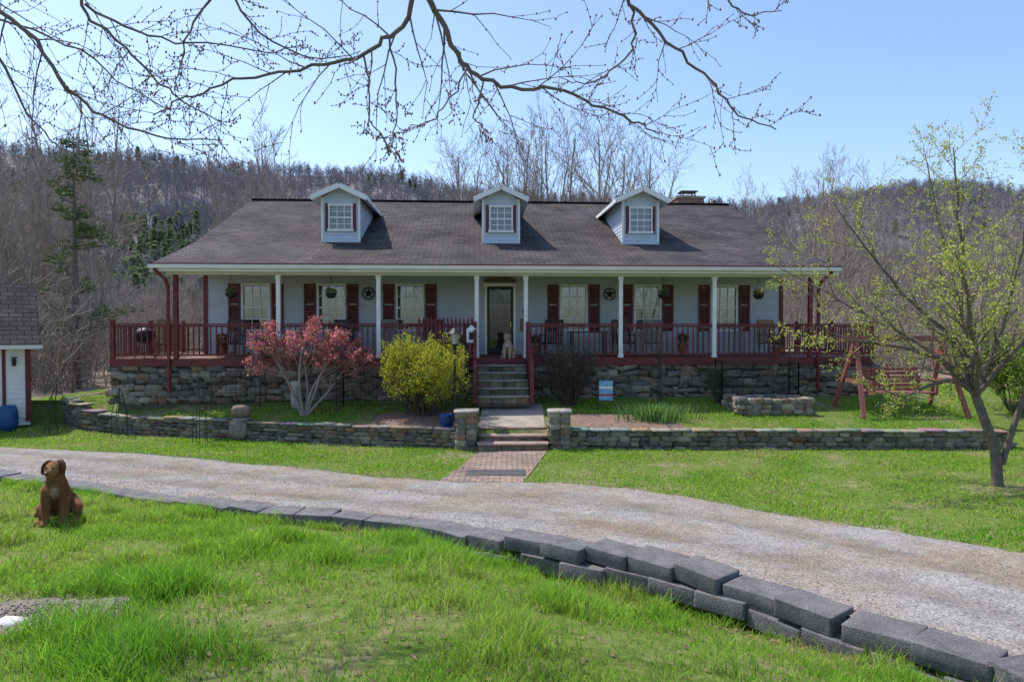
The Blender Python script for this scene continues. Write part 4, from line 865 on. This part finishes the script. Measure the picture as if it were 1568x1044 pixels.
# overhead maple
e=empty('maple_tree',(0,0,0));T=Tubes();tips=[]
P=dict(n=[0,0,4,0],lr=[.5,.34,.5,.5],ang=[.6,.75,.75,.6],rr=[.6,.42,.6,.6],seg=[5,5,6,3,2],wig=[.1,.08,.13,.16,.2],up=[0,0,-.02,.06,.05],start=[.3,.15,.1,.1],sides=[8,7,5,4,3],rmin=.0026,leaflev=2,max=3,per_m=7.5,fall=.35)
pp=smooth_poly([(-1.9,-1.6,.2),(-1.88,-1.6,1.2),(-1.8,-1.55,2.4),(-1.7,-1.4,3.4)],4);T.add(pp,np.linspace(.26,.17,len(pp)),14)
F0=(-1.7,-1.4,3.3)
def bare(c,r0,r1): p=smooth_poly(c);T.add(p,np.linspace(r0,r1,len(p)),9)
bare([F0,(-1.2,.3,4.6),(-.7,2.2,5.1),(-.6,3.7,4.85),(-.62,4.35,4.5)],.12,.024)
bare([F0,(.0,.0,4.6),(.5,2.,5.2),(.6,3.7,4.8),(.70,4.5,4.3)],.1,.016)
bare([F0,(-2.5,.3,4.6),(-3.3,2.,5.2),(-3.8,3.5,4.9),(-3.7,4.4,4.45)],.1,.02)
bare([(-3.3,2.,5.2),(-3.2,3.6,5.0),(-2.9,4.6,4.4)],.04,.014);bare([(-.7,2.2,5.1),(-1.2,3.6,5.0),(-1.9,4.6,4.45)],.04,.014);bare([(.5,2.,5.2),(1.1,3.6,5.),(1.3,4.6,4.4)],.04,.012)
for c,r0,r1,Lc in (
 ([(-.62,4.35,4.5),(-.556,4.5,4.205),(-.448,4.55,4.03),(-.34,4.6,3.82),(-.19,4.6,3.70),(.07,4.6,3.64),(.37,4.7,3.66),(.64,4.8,3.57),(.9,4.9,3.50),(1.05,4.95,3.44)],.022,.005,None),
 ([(-.60,4.42,4.35),(-.685,4.5,4.06),(-.836,4.5,3.93),(-1.03,4.55,3.82),(-1.31,4.5,3.75),(-1.61,4.5,3.70),(-1.87,4.4,3.6),(-2.09,4.4,3.51),(-2.3,4.4,3.4)],.018,.004,None),
 ([(-.98,4.54,3.84),(-.944,4.5,3.6),(-.91,4.45,3.39),(-.79,4.4,3.19),(-.74,4.4,3.12)],.007,.003,.7),
 ([(-.8,4.5,3.93),(-.77,4.6,3.69),(-.79,4.65,3.43),(-.83,4.7,3.3)],.007,.003,.6),
 ([(-.19,4.6,3.7),(-.25,4.6,3.5),(-.22,4.6,3.38),(-.2,4.6,3.28)],.006,.003,.6),
 ([(-.3,4.6,3.77),(-.42,4.7,3.62),(-.55,4.8,3.5),(-.75,4.8,3.42),(-.95,4.8,3.36)],.006,.003,.8),
 ([(.70,4.5,4.3),(.74,4.5,4.18),(.866,4.5,4.07),(1.06,4.5,3.88),(1.254,4.5,3.71),(1.405,4.5,3.54),(1.51,4.5,3.41),(1.73,4.5,3.34)],.014,.004,None),
 ([(.76,4.5,4.16),(.82,4.6,3.95),(.69,4.7,3.80),(.5,4.8,3.75),(.35,4.85,3.8)],.009,.003,.9),
 ([(1.3,4.6,4.4),(1.36,4.5,4.2),(1.51,4.5,4.1),(1.76,4.5,4.11)],.009,.003,.7),
 ([(-3.7,4.4,4.45),(-3.45,4.5,4.2),(-3.12,4.5,3.9),(-2.9,4.5,3.6),(-2.69,4.5,3.43),(-2.34,4.5,3.3),(-1.9,4.5,3.27)],.018,.004,None),
 ([(-2.9,4.6,4.4),(-2.85,4.6,4.14),(-2.65,4.6,3.97),(-2.42,4.6,3.73),(-2.2,4.6,3.56),(-1.95,4.7,3.42)],.012,.004,None),
 ([(-2.85,4.6,4.2),(-2.6,4.8,4.1),(-2.3,4.9,4.07),(-1.8,5,4.05),(-1.5,5,4.1)],.010,.003,.9),
 ([(-1.9,4.6,4.45),(-1.85,4.7,4.2),(-1.6,4.8,3.98),(-1.35,4.9,3.95),(-1.1,5,4.05)],.010,.003,.9),
 ([(-3.6,4.6,4.3),(-3.5,4.7,3.9),(-3.42,4.8,3.6),(-3.2,4.8,3.35),(-2.95,4.8,3.2)],.012,.003,None),
 ([(-3.9,4.9,4.3),(-3.6,5,4.25),(-3.2,5.1,4.1),(-2.9,5.2,3.85),(-2.6,5.3,3.7)],.010,.003,1.),
 ([(-1.9,4.6,4.4),(-2.1,4.7,4.2),(-2.3,4.8,3.95),(-2.35,4.8,3.7)],.010,.003,.9)): limb(T,tips,c,r0,r1,P,Lc=Lc)
obj('trunk_and_limbs',T.mesh('trunk',pm('maple_bark',(.20,.155,.125),(.11,.085,.07),14,.8,.4,60)),e)
C=np.array([t[0][:] for t in tips]);C=C+nr.normal(0,.004,C.shape)
n=len(C);V=oct_[None]*np.array([.006,.006,.011])*nr.uniform(.6,1.3,(n,1,1))+C[:,None]
obj('buds',fastmesh('buds',V,(of[None]+6*np.arange(n)[:,None,None]).reshape(-1,3),[pm('bud',(.24,.14,.09),(.16,.09,.06))]),e)
# ---------------------------------------------------------------- dogs
M_coat=attrmat('dog_coat',.8,.3,120,.004,(.85,1.1),30);M_fur=leafmat('fur_strand',.25);M_dk=pm('dog_dark',(.012,.009,.008),(.02,.015,.012),rough=.2,bp=0)
def sph(c,r,n=14,m=10):
    c=Vector(c);vs=[];fs=[]
    for i in range(m+1):
        p=math.pi*i/m
        for j in range(n): t=6.2832*j/n;vs.append((c.x+r[0]*math.sin(p)*math.cos(t),c.y+r[1]*math.sin(p)*math.sin(t),c.z+r[2]*math.cos(p)))
    for i in range(m):
        for j in range(n): fs.append((i*n+j,i*n+(j+1)%n,(i+1)*n+(j+1)%n,(i+1)*n+j))
    return vs,fs
def dog(name,loc,rz,base,light,dark,s=1.,turn=0.,white=None):
    e=empty(name,loc,rz);e.scale=(s,s,s)
    J=[((0,.18,.145),.112,-1),((0,.135,.24),.114,0),((0,.06,.33),.110,1),((0,.01,.40),.096,2),((0,-.015,.46),.080,3),((0,-.025,.51),.080,4),((0,-.035,.568),.098,5),((0,-.085,.555),.074,6),((0,-.135,.528),.046,7),((0,-.175,.52),.037,8),((0,-.045,.345),.076,2)]
    for q in(-1,1):
        k=len(J);J+=[((q*.07,-.035,.33),.055,10),((q*.078,-.04,.22),.040,k),((q*.072,-.06,.11),.030,k+1),((q*.072,-.065,.045),.030,k+2),((q*.074,-.10,.026),.034,k+3),((q*.075,-.125,.02),.024,k+4)]
        k=len(J);J+=[((q*.095,.16,.13),.082,0),((q*.15,.045,.155),.064,k),((q*.145,.13,.055),.034,k+1),((q*.145,.05,.03),.032,k+2),((q*.155,-.035,.026),.034,k+3),((q*.158,-.06,.02),.024,k+4)]
    k=len(J);J+=[((-.03,.28,.06),.042,0),((-.12,.35,.035),.038,k),((-.21,.36,.03),.033,k+1),((-.29,.33,.03),.018,k+2)]
    me=bpy.data.meshes.new('body');hz=Vector((0,-.03,.5));RT=Matrix.Rotation(turn,3,'Z');co=[]
    for i,(c,r,p) in enumerate(J):
        v=Vector(c)
        if 5<=i<=9: v=hz+RT@(v-hz)
        co.append(v)
    me.from_pydata(co,[(j[2],i) for i,j in enumerate(J) if j[2]>=0],[]);o=bpy.data.objects.new('body',me);sc.collection.objects.link(o)
    md=o.modifiers.new('s','SKIN');sv=me.skin_vertices[0].data
    for i,j in enumerate(J): sv[i].radius=(j[1],j[1]);sv[i].use_root=(i==0)
    o.modifiers.new('sub','SUBSURF').levels=3
    dg=bpy.context.evaluated_depsgraph_get();m2=bpy.data.meshes.new_from_object(o.evaluated_get(dg));bpy.data.objects.remove(o)
    V=np.empty(len(m2.vertices)*3,np.float32);m2.vertices.foreach_get('co',V);V=V.reshape(-1,3)
    Nn=np.empty(len(m2.vertices)*3,np.float32);m2.vertices.foreach_get('normal',Nn);Nn=Nn.reshape(-1,3)
    base=np.array(base);light=np.array(light);dark=np.array(dark)
    def color(P_):
        nz=fbm(P_[:,0]*14+5,P_[:,2]*14+5,6)[:,None];nz=np.clip((nz-.35)*2,0,1);c=base*(1-nz)+(base*.4+dark*.6)*nz
        leg=np.clip((.2-P_[:,2])/.15,0,1)[:,None]*.7;c=c*(1-leg)+light*leg
        bk=np.clip((P_[:,1]-.05)/.12,0,1)[:,None]*.6;c=c*(1-bk)+dark*bk
        fr=np.clip((-P_[:,1]-.09)/.06,0,1)[:,None]*(P_[:,2:3]>.46);c=c*(1-fr*.75)+light*fr*.75
        if white is not None:
            w=np.exp(-((P_[:,0]/.03)**2+((P_[:,2]-.35)/.05)**2)*1.2)*(P_[:,1]<0);w=w[:,None];c=c*(1-w)+np.array(white)*w
        return c
    a=m2.color_attributes.new('Col','FLOAT_COLOR','POINT');cc=np.ones((len(V),4),np.float32);cc[:,:3]=color(V)*.7;a.data.foreach_set('color',cc.ravel())
    m2.materials.clear();m2.materials.append(M_coat);m2.polygons.foreach_set('use_smooth',[True]*len(m2.polygons));obj('body',m2,e)
    nf=46000;i=nr.integers(0,len(V),nf);J_=nr.normal(0,.005,(nf,3));Nf=Nn[i];B=V[i]+J_-Nf*(J_*Nf).sum(1)[:,None]-Nf*.001
    g=np.array([0,.15,-1.]);tn=g-Nf*(Nf@g)[:,None];tn/=np.linalg.norm(tn,axis=1)[:,None]+1e-3
    d=tn*.92+Nf*.32+nr.normal(0,.17,(nf,3));f=1-.62*sm((B[:,2]-.47)/.04)
    f=f*np.where(B[:,2]<.12,.5,1);L=nr.uniform(.016,.040,nf)*f
    sd=np.cross(d,Nf);sd/=np.linalg.norm(sd,axis=1)[:,None]+1e-6
    Vf=np.stack([B-sd*.0013,B+sd*.0013,B+d*L[:,None]+sd*.0003,B+d*L[:,None]-sd*.0003],1);cf=color(B)*nr.uniform(.55,1.45,(nf,1))
    obj('fur',fastmesh('fur',Vf,np.arange(4*nf).reshape(nf,4),[M_fur],np.repeat(cf[:,None],4,1).reshape(-1,3)),e)
    def hpnt(x,y,z): return hz+RT@(Vector((x,y,z))-hz)
    vs=[];fs=[]
    for c,r in (((-.030,-.143,.577),(.011,.009,.011)),((.030,-.143,.577),(.011,.009,.011)),((0,-.208,.532),(.019,.013,.014))):
        v,f=sph(hpnt(*c),r);fs+=[[a+len(vs) for a in q] for q in f];vs+=v
    mo=[(-.034,-.17,.502),(-.02,-.20,.497),(0,-.213,.506),(.02,-.20,.497),(.034,-.17,.502)]
    for a,b in zip(mo,mo[1:]):
        p,q=hpnt(*a),hpnt(*b);o=len(vs);vs+=[tuple(p+Vector((0,0,.003))),tuple(p-Vector((0,0,.003))),tuple(q-Vector((0,0,.003))),tuple(q+Vector((0,0,.003)))];fs.append([o,o+1,o+2,o+3])
    me=bpy.data.meshes.new('eyes_and_nose');me.from_pydata(vs,[],fs);me.materials.append(M_dk);me.polygons.foreach_set('use_smooth',[True]*len(fs));obj('eyes_and_nose',me,e)
    Ve=[];Fe=[]
    for q in(-1,1):
        o0=len(Ve)
        for k,(x,y,z,w) in enumerate(((.030,-.035,.628,.016),(.054,-.042,.630,.036),(.075,-.052,.608,.046),(.086,-.062,.575,.046),(.088,-.070,.540,.036),(.083,-.076,.508,.012))):
            for j in range(8):
                t=6.2832*j/8;Ve.append(tuple(hpnt(q*(x+.011*math.cos(t)),y+w*math.sin(t),z)))
        for k in range(5):
            for j in range(8): Fe.append((o0+k*8+j,o0+k*8+(j+1)%8,o0+k*8+8+(j+1)%8,o0+k*8+8+j))
    Ve=np.array(Ve);me=fastmesh('ears',Ve,Fe,[M_coat],np.repeat([dark*.75+base*.1],len(Ve),0),smooth=True);eo=obj('ears',me,e);eo.modifiers.new('sub','SUBSURF').render_levels=2
    nf=3000;F4=np.array(Fe);fi=nr.integers(0,len(F4),nf);w=nr.dirichlet((1,1,1,1),nf);B=(Ve[F4[fi]]*w[:,:,None]).sum(1);d=np.array([0,0,-1.])+nr.normal(0,.18,(nf,3));L=nr.uniform(.008,.020,(nf,1));sd=nr.normal(size=(nf,3))*.0012
    Vf=np.stack([B-sd,B+sd,B+d*L+sd*.2,B+d*L-sd*.2],1);obj('ear_fur',fastmesh('ear_fur',Vf,np.arange(4*nf).reshape(nf,4),[M_fur],np.repeat(((dark*.9+base*.15)*nr.uniform(.6,1.5,(nf,1)))[:,None],4,1).reshape(-1,3)),e)
dog('brown_dog',(-4.66,6.95,gh(-4.66,6.95)),R_(18),(.34,.145,.05),(.48,.26,.11),(.16,.062,.024),1.06,-.12,(.55,.42,.3))
p=hp(.12,-2.42,DZ0);dog('cream_dog',p,R_(-15),(.70,.56,.42),(.78,.68,.56),(.50,.34,.22),1.05,.3,(.75,.72,.66))
# ---------------------------------------------------------------- light, world, camera
sd=Vector((-.87,.60,1.68)).normalized();el=math.asin(sd.z);az=math.atan2(sd.x,sd.y)
l=bpy.data.lights.new('sun','SUN');l.energy=5;l.angle=R_(.5);l.color=(1,.955,.88);lo=bpy.data.objects.new('sun',l);lo.rotation_euler=sd.to_track_quat('Z','Y').to_euler();lo.location=(-20,30,40);link(lo)
w=bpy.data.worlds.new('World');sc.world=w;w.use_nodes=True;nt=w.node_tree;s=nt.nodes.new('ShaderNodeTexSky');s.sky_type='NISHITA';s.sun_disc=False;s.sun_elevation=el;s.sun_rotation=az;s.air_density=1.0;s.dust_density=1.0;s.ozone_density=1.5
mx=nt.nodes.new('ShaderNodeMix');mx.data_type='RGBA';mx.blend_type='MULTIPLY';mx.inputs[0].default_value=1;mx.inputs[7].default_value=(1.38,1.44,1.56,1);nt.links.new(s.outputs[0],mx.inputs[6])
bg=nt.nodes['Background'];nt.links.new(mx.outputs[2],bg.inputs[0]);bg.inputs[1].default_value=.15
cam=bpy.data.cameras.new('camera');cam.lens=24;cam.sensor_width=36;cam.clip_end=3000;co=bpy.data.objects.new('camera',cam);co.location=(0,0,2.05);co.rotation_euler=(R_(90-1.2),0,0);link(co);sc.camera=co
sc.view_settings.view_transform='Standard';sc.view_settings.look='None';sc.view_settings.exposure=0
